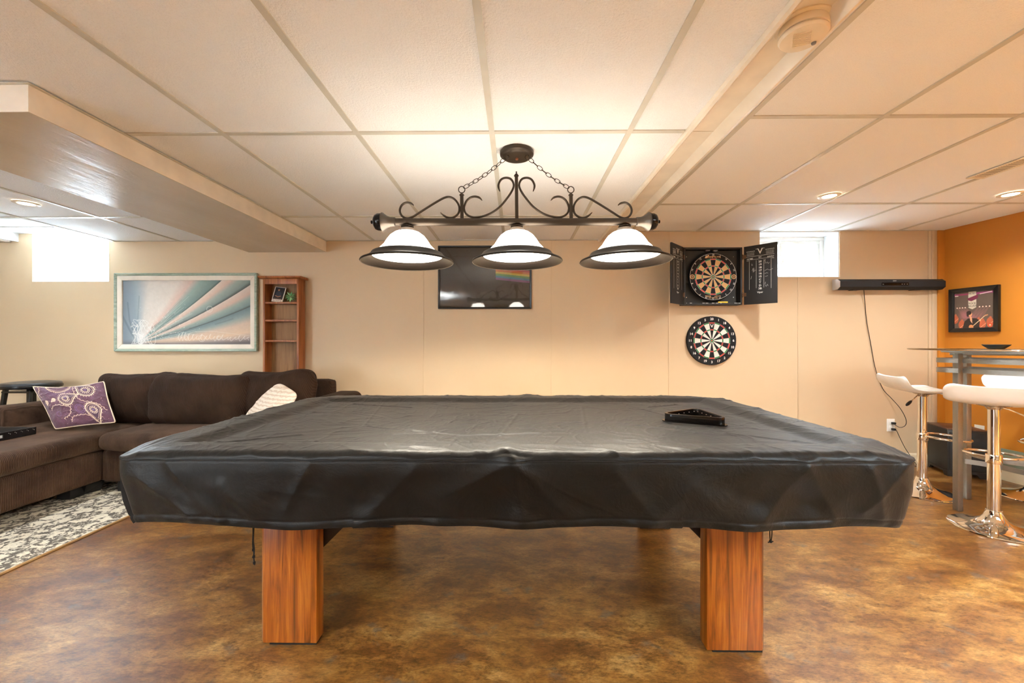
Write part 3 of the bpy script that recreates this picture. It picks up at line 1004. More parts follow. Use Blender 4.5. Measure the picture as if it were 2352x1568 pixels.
for s in (s1, s2):
    for m_ in (0, 1):
        pts = [L((2388 - x) if m_ else x, y) for x, y in s]
        pts = smooth_path(pts, 4)
        n = len(pts)
        rs = [.0052 * min(1, .35 + min(i, n - 1 - i) / 7.0) for i in range(n)]
        MB().tube(pts, rs, 8, up=(0, 1, 0)).build('scroll', M['bronze'], lamp, smooth=True)
def post(x, y0, y1, fin):
    mb = MB()
    h = .0078
    a, b = L(x, y0), L(x, y1)
    mb.box((a.x - h, -h, a.z), (a.x + h, h, b.z))
    z = b.z; T = Matrix.Translation((a.x, 0, z))
    mb.lathe([(.011, -.002), (.012, .001), (.010, .004), (.006, .008)], 16, T)
    if fin: mb.lathe([(.005, .006), (.007, .009), (.003, .012), (.003, .016), (.0045, .019), (0, .023)], 12, T)
    mb.build('post', M['bronze'], lamp, smooth=True)
post(1194, 570, 265, True)
post(806, 570, 402, False)
post(1582, 570, 402, False)
def ring_tube(c, r, rt, nrmv, parent, name='ring', seg=20):
    n = Vector(nrmv).normalized(); a = n.orthogonal().normalized(); b = n.cross(a)
    MB().tube([c + a * (r * math.cos(2 * PI * k / seg)) + b * (r * math.sin(2 * PI * k / seg)) for k in range(seg)], rt, 6, closed=True).build(name, M['bronze'], parent, smooth=True)
rings = []
for x in (806, 1582):
    c = L(x, 363); ring_tube(c, .0155, .0024, (0, 1, 0), lamp); rings.append(c)
# canopy on the ceiling
canopy_c = Vector((lx, LY + .05, ZL))
inv = Matrix.LocRotScale(lamp.location, lamp.rotation_euler, None).inverted()
cc = inv @ canopy_c
MB().lathe([(0, -.030), (.030, -.030), (.060, -.028), (.070, -.025), (.074, -.021), (.0765, -.019), (.083, -.015), (.084, -.010), (.084, 0), (0, 0)], 48, Matrix.Translation(cc)).build('canopy', M['bronze'], lamp, smooth=True)
MB().lathe([(0, -.040), (.006, -.038), (.0075, -.034), (.0075, -.029), (0, -.029)], 12, Matrix.Translation(cc)).build('canopy_screw', M['copper'], lamp, smooth=True)
for sx, rc in ((-1, rings[0]), (1, rings[1])):
    c0 = cc + Vector((sx * .050, -.03, -.038))
    ring_tube(c0, .0105, .0018, (.2, 1, 0), lamp)
    p0, p1 = rc + Vector((-sx * .012, 0, .010)), c0 + Vector((sx * .008, 0, -.006))
    # chain links
    nl = 9
    for k in range(nl):
        t = (k + .5) / nl
        p = p0.lerp(p1, t) + Vector((0, 0, -.010 * math.sin(PI * t)))
        dirv = (p1 - p0 + Vector((0, 0, -.010 * PI * math.cos(PI * t)))).normalized()
        side_v = dirv.cross(Vector((0, 1, 0))).normalized()
        nv = (Vector((0, 1, 0)) if k % 2 == 0 else (side_v + Vector((0, .25, 0)))).normalized()
        pv = dirv.cross(nv).normalized()
        half = (p1 - p0).length / nl * .5 + .0032
        loop = []
        for j in range(16):
            a = 2 * PI * j / 16
            loop.append(p + dirv * (half * math.cos(a)) + pv * (.0085 * math.sin(a)))
        MB().tube(loop, .0016, 5, closed=True).build('chain_link', M['bronze'], lamp, smooth=True)
for k in (-1, 0, 1):
    x = k * .527
    T = Matrix.Translation((x, 0, 0))
    MB().lathe([(.008, -.014), (.020, -.018), (.030, -.021), (.030, -.024), (.012, -.027), (.012, -.030)], 28, T).build('shade_socket', M['bronze'], lamp, smooth=True)
    col_ = MB().lathe([(.012, -.028), (.030, -.030), (.036, -.034), (.038, -.040), (.043, -.044), (.045, -.052), (.041, -.052)], 32, T, close=False).build('collar', M['frost'], lamp, smooth=True)
    gl = MB().lathe([(.040, -.046), (.060, -.053), (.080, -.068), (.094, -.086), (.104, -.102), (.110, -.112), (.120, -.122), (.135, -.138), (.150, -.152), (.166, -.163),
                     (.162, -.165), (.146, -.155), (.131, -.141), (.116, -.125), (.100, -.104), (.090, -.088), (.076, -.071), (.058, -.057), (.040, -.050)], 56, T, close=False).build('glass_shade', M['shadeglass'], lamp, smooth=True)
    MB().lathe([(.147, -.147), (.152, -.146), (.166, -.152), (.172, -.162), (.186, -.174), (.205, -.183), (.217, -.188), (.2185, -.192), (.216, -.195), (.212, -.194), (.198, -.187), (.180, -.178), (.166, -.167), (.163, -.164)], 64, T, close=False).build('metal_rim', M['rimmetal'], lamp, smooth=True)
    MB().lathe([(.2135, -.1935), (.2165, -.197), (.2195, -.1935)], 64, T, close=False).build('rim_bead', M['bronze_light'], lamp, smooth=True)
    l = bpy.data.lights.new('bulb_light', 'POINT'); l.energy = BULB_W; l.color = WARM; l.shadow_soft_size = .03
    lo = bpy.data.objects.new('bulb_light', l); COL.objects.link(lo); lo.location = (x, 0, -.128); lo.parent = lamp
    MB().lathe([(0, -.118), (.016, -.113), (.026, -.100), (.028, -.088), (.020, -.070), (.013, -.058), (.013, -.030)], 20, T).build('bulb', M['downglow'], lamp, smooth=True)

# ================================================================== WALL THINGS
def frame_box(mb, w, h, fw, d, M_):
    """picture frame: four mitred sides, local x/y centred, z out of the wall"""
    o = [(-w / 2, -h / 2), (w / 2, -h / 2), (w / 2, h / 2), (-w / 2, h / 2)]
    i_ = [(-w / 2 + fw, -h / 2 + fw), (w / 2 - fw, -h / 2 + fw), (w / 2 - fw, h / 2 - fw), (-w / 2 + fw, h / 2 - fw)]
    for k in range(4):
        k2 = (k + 1) % 4
        vs = [(*o[k], 0), (*o[k2], 0), (*i_[k2], 0), (*i_[k], 0), (*o[k], d), (*o[k2], d), (*i_[k2], d * .8), (*i_[k], d * .8)]
        mb.add(vs, [(0, 3, 2, 1), (4, 5, 6, 7), (0, 1, 5, 4), (1, 2, 6, 5), (2, 3, 7, 6), (3, 0, 4, 7)], M_)
    return mb
def canvas_mesh(name, cv, w, h, M_, mat, parent):
    xs_ = np.linspace(-w / 2, w / 2, cv.w); ys_ = np.linspace(h / 2, -h / 2, cv.h)
    XX, YY = np.meshgrid(xs_, ys_)
    P = np.stack([XX, YY, 0 * XX], -1)
    R3 = np.array(M_.to_3x3()); T3 = np.array(M_.translation)
    return grid_mesh(name, P @ R3.T + T3, mat, parent, cv.c)

def mapx(pa, pb, Y):
    """centre, width, height on the plane Y from two corner pixels (top-left, bottom-right)"""
    a, b = at(*pa, Y), at(*pb, Y)
    return (a + b) / 2, abs(b.x - a.x), abs(a.z - b.z)

# ---- big abstract painting
c, w_, h_ = mapx((262, 627), (590, 807), YB - .03)
pt = thing('framed_painting', 'large abstract painting of teal and pink rays in a pale green and cream frame', 'painting', (c.x, YB, c.z))
Mw = wallM(0, -.004, 0)
M['greenframe'] = wood('pale_green_frame_wood', (132, 148, 128), (162, 176, 156), (186, 196, 178), (2, 30, 30), 0.5)
M['liner'] = plain('cream_frame_liner', (232, 222, 206), 0.5)
frame_box(MB(), w_, h_, .026, .034, Mw).build('frame', M['greenframe'], pt, bevel=.006, bseg=3)
frame_box(MB(), w_ - .050, h_ - .050, .042, .026, Mw).build('liner', M['liner'], pt, bevel=.004)
pw, phh = w_ - .128, h_ - .128
asp = pw / phh
cv = Canvas(640, 316, asp, (216, 206, 194))
XX, YY = cv.X / asp, cv.Y            # 0..1 both
sx_, sy_ = .125, .96
dx, dy = (XX - sx_) * 2.02, (sy_ - YY)
th = np.degrees(np.arctan2(dy, dx + 1e-9)); rr = np.hypot(dx, dy)
def lerpc(stops, t):
    t = np.clip(t, 0, 1)
    xs_ = [s[0] for s in stops]
    return np.stack([np.interp(t, xs_, [s[1][k] for s in stops]) for k in range(3)], -1)
bend = 3.2 * rr
eA, eB, eC = 31 + bend, 20.5 + bend, 11.5 + bend
up = lerpc([(0, (84, 94, 92)), (.02, (118, 140, 134)), (.13, (150, 172, 164)), (.21, (222, 192, 178)), (.33, (228, 216, 204)), (.72, (222, 214, 204)), (.9, (176, 186, 188)), (1, (150, 164, 172))], (th - eA) / (100 - 36))
t1 = lerpc([(0, (228, 212, 198)), (.30, (220, 190, 172)), (.55, (160, 172, 164)), (.85, (128, 146, 140)), (1, (72, 76, 76))], (eA - th) / (eA - eB))
t2 = lerpc([(0, (222, 206, 192)), (.35, (214, 184, 166)), (.6, (150, 168, 160)), (.88, (126, 146, 142)), (1, (80, 84, 84))], (eB - th) / (eB - eC))
t3 = lerpc([(0, (112, 132, 134)), (.18, (140, 158, 158)), (.42, (214, 188, 166)), (.7, (226, 196, 166)), (.85, (190, 170, 158)), (1, (110, 104, 104))], (eC - th) / 17)
cc_ = np.where((th > eA)[..., None], up, np.where((th > eB)[..., None], t1, np.where((th > eC)[..., None], t2, t3)))
cc_ = cc_ * (1 + .05 * (fbm(cv.X * 30, cv.Y * 30, 5)[..., None] - .5))
cv.c = cc_
lft = sstep(.22, .02, XX)
cv.blend(lft * .75, (150, 164, 174))
cv.blend(sstep(.12, 0.0, XX) * .35, (96, 110, 122))
cv.blend(sstep(.90, 1.0, YY) * .45, (104, 96, 98))
for pth, wd, colr, al in (([(.08, .35), (.11, .62), (.2, .9)], .025, (84, 98, 108), .3), ([(.0, .55), (.10, .75), (.2, .92)], .03, (80, 92, 104), .3), ([(.26, .25), (.24, .6), (.25, .85)], .02, (104, 120, 126), .25)):
    cv.line([(x, y) for x, y in pth], wd, colr, al)
cv.line([(.46, .74), (.62, .64), (.80, .53)], .035, (84, 92, 90), .25)
cv.line([(.78, .72), (.92, .655), (1.0, .625)], .03, (96, 92, 92), .25)
cv.line([(1.45, .68), (1.6, .64), (1.72, .60)], .022, (80, 86, 88), .2)
rnd = random.Random(3)
for k in range(46):
    a = math.radians(rnd.uniform(5, 44)); L0 = rnd.uniform(.15, .5); L1 = L0 + rnd.uniform(.1, .6)
    wv = (236, 230, 220) if k % 3 else (120, 118, 114)
    cv.line([(sx_ * asp + L0 * math.cos(a), sy_ - L0 * math.sin(a)), (sx_ * asp + L1 * math.cos(a), sy_ - L1 * math.sin(a) - .02)], .004, wv, .55)
for k in range(16):
    pts = []; x, y = .30 + rnd.uniform(-.13, .13), .86 + rnd.uniform(-.08, .06)
    for j in range(9):
        pts.append((x, y)); x += rnd.uniform(-.07, .08); y += rnd.uniform(-.14, .13); y = min(max(y, .62), .98); x = min(max(x, .06), .62)
    cv.line([tuple(p[:2]) for p in smooth_path([(a, b, 0) for a, b in pts], 4)], .006, (240, 238, 232), .8)
pts = []; x = .86
while x < 1.96:
    hgt_ = rnd.uniform(.02, .09) * (1.5 - .5 * x)
    pts += [(x, .90, 0), (x + .035, .90 - hgt_, 0), (x + .012, .90 - hgt_ * .5, 0), (x + .03, .91 + rnd.uniform(0, .04), 0)]
    x += rnd.uniform(.04, .09)
cv.line([(p.x, p.y) for p in smooth_path(pts, 5)], .006, (240, 234, 224), .75)
cv.line([(.84, .93), (1.1, .80), (1.4, .79), (1.98, .86)], .005, (236, 230, 220), .6)
cv.line([(.6, .84), (.9, .80), (1.2, .86)], .005, (236, 230, 220), .5)
for (x, y, r) in ((1.36, .45, .045), (1.24, .90, .05), (1.0, .9, .03), (1.5, .89, .03)):
    cv.ring(x, y, r, .006, (240, 236, 228), .7)
for k in range(220):
    x = .25 + abs(rnd.gauss(0, .35)); y = .9 - abs(rnd.gauss(0, .25))
    cv.disc(x, y, rnd.uniform(.002, .005), (238, 236, 230), .8)
cv.disc(.30, .90, .10, (244, 242, 238), .65, soft=.12)
M['painting'] = vcol('painted_canvas', 0.6, 0.92, 0.3)
canvas_mesh('canvas', cv, pw + .004, phh + .004, wallM(0, -.012, 0), M['painting'], pt)

# ---- dark framed poster behind the lamp
c, w_, h_ = mapx((1006, 564), (1221, 709), YB - .02)
po = thing('framed_poster', 'black framed dark glossy poster with rainbow stripes hanging behind the billiard lamp', 'poster', (c.x, YB, c.z))
frame_box(MB(), w_, h_, .018, .022, Mw).build('frame', M['black'], po, bevel=.004, bseg=3)
pw, phh = w_ - .032, h_ - .032; asp = pw / phh
cv = Canvas(300, 200, asp, (62, 53, 46))
cv.blend(.5 * sstep(.3, 1.0, fbm(cv.X * 3, cv.Y * 3, 8)), (84, 72, 62))
cols = [(196, 66, 44), (214, 120, 46), (214, 182, 66), (96, 146, 78), (74, 128, 150), (132, 84, 130)]
for k, cl in enumerate(cols):
    y = .33 + k * .034
    cv.poly([(asp * .62, y), (asp, y + .06), (asp, y + .096), (asp * .62, y + .036)], cl)
M['poster'] = vcol('poster_print', 0.5, .9)
canvas_mesh('print', cv, pw, phh, wallM(0, -.006, 0), M['poster'], po)
tgp = NT('wrinkled_poster_film', 0.04, col=(1, 1, 1, 1))
tgp.b.inputs['Transmission Weight'].default_value = 1.0
tgp.b.inputs['IOR'].default_value = 1.5
tgp.bump(tgp.noise(tgp.co((1, 1, 1)), 4, 3, 0.5, 0.8), 0.035, 0.02)
M['film'] = tgp.m
MB().box((-pw / 2, -phh / 2, 0), (pw / 2, phh / 2, .002), wallM(0, -.010, 0)).build('clear_sheet', M['film'], po)

# ---- dartboards
ORDER = [20, 1, 18, 4, 13, 6, 10, 15, 2, 17, 3, 19, 7, 16, 8, 11, 14, 9, 12, 5]
def ringsec(mb, r0, r1, a0, a1, z, M_, n=4):
    vs, fs = [], []
    for k in range(n + 1):
        a = a0 + (a1 - a0) * k / n
        vs += [(r0 * math.sin(a), r0 * math.cos(a), z), (r1 * math.sin(a), r1 * math.cos(a), z)]
    for k in range(n): fs.append((2 * k, 2 * k + 1, 2 * k + 3, 2 * k + 2))
    mb.add(vs, fs, M_)
M['sisal_black'] = plain('black_sisal', (22, 19, 20), 0.9, bump=0.3, bscale=500)
M['sisal_tan'] = plain('tan_sisal', (206, 164, 108), 0.9, bump=0.3, bscale=500)
M['sisal_white'] = plain('white_board_segments', (232, 226, 214), 0.8)
M['sisal_red'] = plain('red_segments', (196, 60, 46), 0.85)
M['sisal_green'] = plain('green_segments', (40, 128, 72), 0.85)
M['wire'] = plain('spider_wire', (200, 200, 198), 0.3, 0.7)
M['gold_print'] = plain('gold_print', (226, 176, 120), 0.6)
def dartboard(t, R0, rd, th_, pale, Mf, numcol):
    MB().lathe([(0, 0), (R0, 0), (R0, th_ - .003), (R0 - .003, th_), (0, th_)], 72, Mf).build('board_body', M['sisal_black'], t, smooth=True)
    z = th_ + .0008
    P = MB(); S = 2 * PI / 20; k_ = rd / .170
    r_b, r_ob, r_t0, r_t1, r_d0, r_d1 = .0075 * k_, .017 * k_, .096 * k_, .107 * k_, .159 * k_, rd
    for i in range(20):
        a0, a1 = (i - .5) * S, (i + .5) * S
        P.cur = 0 if i % 2 == 0 else 1
        ringsec(P, r_ob, r_t0, a0, a1, z, Mf); ringsec(P, r_t1, r_d0, a0, a1, z, Mf)
        P.cur = 2 if i % 2 == 0 else 3
        ringsec(P, r_t0, r_t1, a0, a1, z, Mf); ringsec(P, r_d0, r_d1, a0, a1, z, Mf)
        P.cur = 3; ringsec(P, r_b, r_ob, a0, a1, z, Mf)
        P.cur = 2; ringsec(P, 0.0001, r_b, a0, a1, z, Mf)
    P.build('scoring_segments', [M['sisal_black'], pale, M['sisal_red'], M['sisal_green']], t)
    Wm = MB()
    for r_ in (r_b, r_ob, r_t0, r_t1, r_d0, r_d1):
        Wm.tube([Mf @ Vector((r_ * math.cos(a), r_ * math.sin(a), z + .0006)) for a in np.linspace(0, 2 * PI, 60, endpoint=False)], .0006, 4, closed=True)
    for i in range(20):
        a = (i + .5) * S
        Wm.tube([Mf @ Vector((r_ * math.sin(a), r_ * math.cos(a), z + .0006)) for r_ in (r_ob, r_d1 + .006)], .0006, 4)
    Wm.build('wire_spider', M['wire'], t)
    return z, k_, S
# upper board in its cabinet
cbY = YB - .10
c, w_, h_ = mapx((1571, 568), (1705, 700), cbY)
cab = thing('dartboard_cabinet', 'black dartboard cabinet on the wall with both scoreboard doors open', 'dartboard cabinet', (c.x, YB, c.z))
hw, hh = w_ / 2, h_ / 2
M0 = wallM(0, 0, 0)
MB().box((-hw, -hh, .0), (hw, hh, .012), M0).build('back_panel', M['cab_in'], cab)
for a, b in (((-hw, -hh, .012), (-hw + .016, hh, .10)), ((hw - .016, -hh, .012), (hw, hh, .10)), ((-hw + .016, hh - .016, .012), (hw - .016, hh, .10)), ((-hw + .016, -hh, .012), (hw - .016, -hh + .018, .10))):
    MB().box(a, b, M0).build('side_panel', M['blackmatte'], cab, bevel=.0015)
# felt backer with a round cut and two notched side blocks
Rh = .222
arcp = lambda a0, a1, n=14: [((Rh + .006) * math.cos(math.radians(a0 + (a1 - a0) * k / n)), (Rh + .006) * math.sin(math.radians(a0 + (a1 - a0) * k / n))) for k in range(n + 1)]
iw, ih = hw - .017, hh - .019
for sx in (-1, 1):
    for sy in (-1, 1):
        pts = [(sx * iw, sy * .055)] + [(sx * iw, sy * ih), (sx * .03, sy * ih)] + [(sx * x, sy * y) for x, y in reversed(arcp(16, 82))]
        pts = [(max(-iw, min(iw, x)), max(-ih, min(ih, y))) for x, y in pts]
        MB().prism(pts, 2, .013, .040, M0).build('felt_corner', M['cab_in'], cab)
        MB().lathe([(0, 0), (.005, 0), (.004, .002), (0, .0025)], 12, M0 @ Matrix.Translation((sx * (iw - .03), sy * (ih - .055), .040))).build('screw', M['chrome'], cab)
    MB().box((sx * iw if sx < 0 else .20, -.052, .013), (-.20 if sx < 0 else sx * iw, .052, .05), M0).build('side_block', M['cab_in'], cab)
for x in (-.035, .035): MB().box((x - .018, ih - .008, .05), (x + .018, ih, .075), M0).build('magnet_catch', M['gunmetal'], cab)
for x, hw2 in ((-.238, .002), (-.20, .010), (-.085, .011), (-.055, .012), (.0, .012), (.035, .012), (.07, .006), (.205, .014), (.236, .010)):
    MB().box((x - hw2, -ih - .004, .1), (x + hw2, -ih - .001, .1012), M0).build('chipped_edge', M['print_white'], cab)
M['yellow'] = plain('yellow_chalk', (236, 196, 60), 0.8)
ck = MB().box((.05, -ih + .0005, .085), (.135, -ih + .0125, .097), M0)
o = ck.build('marker', M['yellow'], bevel=.002); o.location = cab.location.copy()
tag(o, 'yellow marker lying in the bottom of the dartboard cabinet', 'marker')
# doors
def scoreboard(mb, Md, w, h, mirror=1):
    put_text(mb, 'V', w * .5, h * .385, .048, Md, bold=.02)
    mb.box((w * .5 - .034, h * .385 + .022, 0), (w * .5 - .012, h * .385 + .025, .0004), Md)
    mb.box((w * .5 + .012, h * .385 + .022, 0), (w * .5 + .034, h * .385 + .025, .0004), Md)
    for sx in (-1, 1):
        put_text(mb, 'INTOWINOUTS', w * (.5 + sx * .29), h * (.40 - .0 * sx), .0085, Md, sx=.8)
        for k in range(11):
            x = w * (.5 + sx * .29) - .028 + k * .0056
            mb.box((x, h * .335, 0), (x + .0007, h * .385, .0003), Md)
        mb.box((w * (.5 + sx * .29) - .029, h * .334, 0), (w * (.5 + sx * .29) + .029, h * .336, .0003), Md)
        put_text(mb, 'HOME' if sx < 0 else 'AWAY', w * (.5 + sx * .31), h * .275, .0125, Md, bold=.01)
        put_text(mb, 'TOTAL', w * (.5 + sx * .36), h * .246, .008, Md, sx=.8)
        mb.box((w * .5 + sx * .085 - .0008, -h * .25, 0), (w * .5 + sx * .085 + .0008, h * .23, .0003), Md)
        mb.box((w * .5 + sx * .030 - .0008, -h * .23, 0), (w * .5 + sx * .030 + .0008, h * .24, .0003), Md)
    mb.box((w * .08, h * .312, 0), (w * .92, h * .316, .0003), Md)
    mb.box((w * .2, h * .258, 0), (w * .8, h * .261, .0003), Md)
    put_text(mb, '301', w * .5, h * .285, .013, Md)
    for k, s in enumerate(['20', '19', '18', '17', '16', '15', 'C', 'T', 'D', '3B']):
        put_text(mb, s, w * .5, h * (.212 - k * .0505), .0165, Md, bold=.025, sx=1.1)
    put_text(mb, 'Viper', w * .5, -h * .305, .015, Md, bold=.02)
def scribble(mb, Md, w, h):
    for (x, y, pts) in ((.26, .07, [(0, 0), (.02, .04), (.03, -.03), (.05, .05), (.06, -.02), (.08, .01), (.12, 0)]), (.24, -.02, [(0, 0), (-.02, -.05)]), (.64, .17, [(0, 0), (.02, .03), (.04, 0), (.08, .02), (.1, -.01), (.14, .01)]),
                        (.64, .05, [(0, 0), (.08, .02), (.14, 0), (.24, .02)]), (.64, .0, [(0, 0), (.06, .01), (.1, .0)]), (.65, -.05, [(0, 0), (.08, .01)]), (.66, -.14, [(0, 0), (-.01, -.04)]), (.66, -.19, [(0, 0), (.02, -.03), (.06, .01), (.08, -.02)]),
                        (.63, .22, [(0, 0), (.03, .02), (.01, -.02)]), (.25, .19, [(0, 0), (0, -.03), (.03, -.02)])):
        mb.tube([Md @ Vector((w * (x + a), h * (y + b), .0006)) for a, b in pts], .0008, 4)
dw = hw - .002
for sx, name in ((-1, 'left'), (1, 'right')):
    tip = at(1544 if sx < 0 else 1780, 600, 3.488)
    hinge = Vector((c.x + sx * hw, cbY - .002, 0))
    v = Vector((tip.x, tip.y, 0)) - hinge; v.normalize()
    hl = Vector((sx * hw, -.102, 0))
    ex = Vector((v.x, v.y, 0)); ez = Vector((0, 0, 1))
    nn = ez.cross(ex) * 1.0
    if nn.y > 0: nn = -nn                     # printed side faces the room
    nn = nn if sx else nn
    # local x along the door from the hinge, y up, z out of the printed face
    xdir = ex if sx > 0 else -ex
    Md = Matrix(((xdir.x, 0, nn.x, hl.x), (xdir.y, 0, nn.y, hl.y), (0, 1, 0, 0), (0, 0, 0, 1)))
    gap = .012
    x0, x1 = (gap, dw + gap) if sx > 0 else (-dw - gap, -gap)
    dr = MB().box((x0, -hh, -.014), (x1, hh, 0), Md).build('door', M['blackmatte'], cab, bevel=.0012)
    Mp = Md @ Matrix.Translation((x0, 0, .0008))
    mb = MB(); scoreboard(mb, Mp, dw, 2 * hh)
    if sx > 0: scribble(mb, Mp, dw, 2 * hh)
    mb.build('score_print', M['print_white'], dr)
    for z in (-.17, .17):
        mb = MB().box((0 if sx > 0 else -.032, z - .016, 0), (.032 if sx > 0 else 0, z + .016, .002), Md)
        mb.tube([Md @ Vector((sx * .004, z - .022, .003)), Md @ Vector((sx * .004, z + .022, .003))], .005, 8)
        mb.build('hinge', plain('aged_brass_hinge', (110, 78, 54), 0.4, 0.6) if 'hg' not in M else M['hg'], dr)
db = thing('dartboard', 'tan and black sisal dartboard mounted inside the open black cabinet', 'dartboard', (c.x, YB, c.z))
Mf = wallM(at(1638, 600, YB - .09).x - c.x, 0, 0) @ Matrix.Translation((0, -.004, .052))
z, k_, S = dartboard(db, .214, .164, .036, M['sisal_tan'], Mf, None)
for i, nmb in enumerate(ORDER):
    a = i * S; r_ = .197
    if nmb in (6, 11): continue
    mb = MB()
    put_text(mb, str(nmb), r_ * math.sin(a), r_ * math.cos(a), .0165, Mf @ Matrix.Translation((0, 0, z + .002)), rot=-a, sx=.9)
    mb.build('numeral', M['print_white'], db)
mb = MB()
mb.tube([Mf @ Vector((.209 * math.cos(a), .209 * math.sin(a), z + .002)) for a in np.linspace(0, 2 * PI, 90, endpoint=False)], .0011, 5, closed=True)
mb.build('number_ring', M['print_white'], db)
mb = MB(); Mt = Mf @ Matrix.Translation((0, 0, z + .0005))
put_text(mb, 'SWIFTLYTE', .012, .178, .017, Mt, sx=.95, bold=.03)
mb.add([(-.075, .168, 0), (-.052, .168, 0), (-.035, .198, 0), (-.050, .196, 0), (-.056, .182, 0), (-.066, .190, 0)], [(0, 1, 2, 3, 4, 5)], Mt)
put_text(mb, 'NODOR', -.045, -.176, .010, Mt, rot=-.1, bold=.03); put_text(mb, 'SWIFTLYTE', .04, -.176, .008, Mt, rot=.1, bold=.02)
put_text(mb, 'WDF APPROVED', 0, -.192, .008, Mt, bold=.02)
for sx in (-1, 1):
    for r0, r1 in ((.016, .021), (.008, .010), (.003, .005)):
        for q in range(12):
            a0 = q * PI / 6; a1 = a0 + PI / 6
            vs = [(sx * .187 + r * math.sin(a), r * math.cos(a), 0) for r, a in ((r0, a0), (r1, a0), (r1, a1), (r0, a1))]
            mb.add(vs, [(0, 1, 2, 3)], Mt)
mb.build('emblem_print', M['gold_print'], db)

lc = at(1635, 782, YB - .03)
db2 = thing('dartboard', 'white and black dartboard hung on the wall below the black cabinet', 'dartboard', (lc.x, YB, lc.z))
Mf = wallM(0, -.001, 0)
z, k_, S = dartboard(db2, .2255, .168, .028, M['sisal_white'], Mf, None)
for i, nmb in enumerate(ORDER):
    a = i * S; r_ = .198
    mb = MB()
    put_text(mb, str(nmb), r_ * math.sin(a), r_ * math.cos(a), .0215, Mf @ Matrix.Translation((0, 0, z + .0006)), sx=1.05, bold=.035)
    mb.build('numeral', M['print_white'], db2)
mb = MB()
put_text(mb, 'V', 0, .134, .030, Mf @ Matrix.Translation((0, 0, z + .0006)), sx=1.2, bold=.035)
mb.build('emblem_print', M['print_white'], db2)
mb = MB()
mb.tube([(-.035, -.004, .222), (0, -.004, .252), (.035, -.004, .222)], .0008, 5)
mb.lathe([(0, 0), (.003, 0), (.003, .006), (0, .006)], 8, wallM(0, 0, .253))
mb.build('hanging_wire', M['gunmetal'], db2)

# ---- sound bar
sbY = YB - .09
a, b = at(1926, 652, sbY), at(2170, 652, sbY)
sc = (a + b) / 2; sl = b.x - a.x
sb = thing('sound_bar', 'long black sound bar mounted on the back wall below the slider window', 'sound bar', (sc.x, YB, sc.z))
oct_ = [(-.018, -.046), (-.070, -.046), (-.098, -.025), (-.098, .025), (-.070, .046), (-.018, .046)]
M['grille'] = plain('black_grille_cloth', (30, 27, 26), 0.75, bump=0.4, bscale=700)
MB().prism([(y, zz) for y, zz in oct_], 0, -sl / 2 + .006, sl / 2 - .006).build('grille_body', M['grille'], sb)
M['silver'] = plain('silver_end_cap', (196, 192, 188), 0.3, 0.6)
MB().prism([(y * 1.02 + .001, zz * 1.03) for y, zz in oct_], 0, -sl / 2, -sl / 2 + .008).build('end_cap', M['silver'], sb)
MB().prism([(y * 1.02 + .001, zz * 1.03) for y, zz in oct_], 0, sl / 2 - .008, sl / 2).build('end_cap', M['black'], sb)
dsp = MB().box((-.098, -.1005, -.014), (.145, -.0982, .012)).build('display_window', M['bronze_dark'], sb, bevel=.001)
mb = MB()
Mt = wallM(0, -.1012, 0)
put_text(mb, 'SONY', .02, .027, .0085, Mt @ Matrix.Translation((0, 0, -.0025)), bold=.02)
for k, x in enumerate((.08, .10, .125)): mb.box((x, -.004, 0), (x + .008, -.002, .0004), Mt)
put_text(mb, 'SONY', -.085, -.004, .004, Mt)
mb.build('logo_print', M['print_white'], sb)
for x in (-.28, .27):
    MB().add([(x - .035, 0, -.050), (x + .035, 0, -.050), (x + .02, -.07, -.052), (x - .045, -.07, -.052), (x - .035, 0, -.046), (x + .035, 0, -.046), (x + .02, -.07, -.046), (x - .045, -.07, -.046)],
             [(0, 3, 2, 1), (4, 5, 6, 7), (0, 1, 5, 4), (1, 2, 6, 5), (2, 3, 7, 6), (3, 0, 4, 7)]).build('wall_bracket', M['black'], sb)

# ---- outlet and cords on the back wall
a = at(2046, 976, YB - .004)
ol = thing('wall_outlet', 'white double power outlet on the back wall with two black plugs in it', 'outlet', (a.x, YB, a.z))
MB().box((-.036, -.006, -.058), (.036, 0, .058)).build('cover_plate', M['white'], ol, bevel=.003)
for z in (-.022, .022):
    MB().box((-.017, -.009, z - .015), (.017, -.0055, z + .015)).build('socket', M['white'], ol, bevel=.002)
cw = MB()
Pc = lambda x, y, d=.008: at(x, y, YB - d)
path = [Pc(1984, 664, .03), Pc(1987, 700), Pc(1991, 740), Pc(2000, 790), Pc(2008, 835), Pc(2018, 870), Pc(2030, 896), Pc(2048, 915, .02), Pc(2068, 938, .04), Pc(2081, 963, .05), Pc(2079, 977, .05), Pc(2066, 981, .05), Pc(2050, 971, .02)]
cw.tube(smooth_path(path, 8), .0028, 6)
cw.box((Pc(2048, 971).x - .006, YB - .034, Pc(2048, 971).z - .009), (Pc(2048, 971).x + .018, YB - .0095, Pc(2048, 971).z + .009))
tag(cw.build('power_cord', M['black'], smooth=True), 'black cord hanging from the sound bar down to the wall outlet', 'cord')
cw = MB()
path = [Pc(2050, 985, .02), Pc(2058, 987, .05), Pc(2066, 1003, .05), Pc(2078, 1027, .04), Pc(2093, 1050, .03), Pc(2108, 1075, .03), Vector((3.52, YB - .06, .02)), Vector((3.60, YB - .09, .006)), Vector((3.68, YB - .11, .05))]
cw.tube(smooth_path(path, 8), .0028, 6)
cw.box((Pc(2048, 985).x - .006, YB - .034, Pc(2048, 985).z - .009), (Pc(2048, 985).x + .018, YB - .0095, Pc(2048, 985).z + .009))
tag(cw.build('power_cord', M['black'], smooth=True), 'black cord running from the wall outlet down behind the speaker', 'cord')

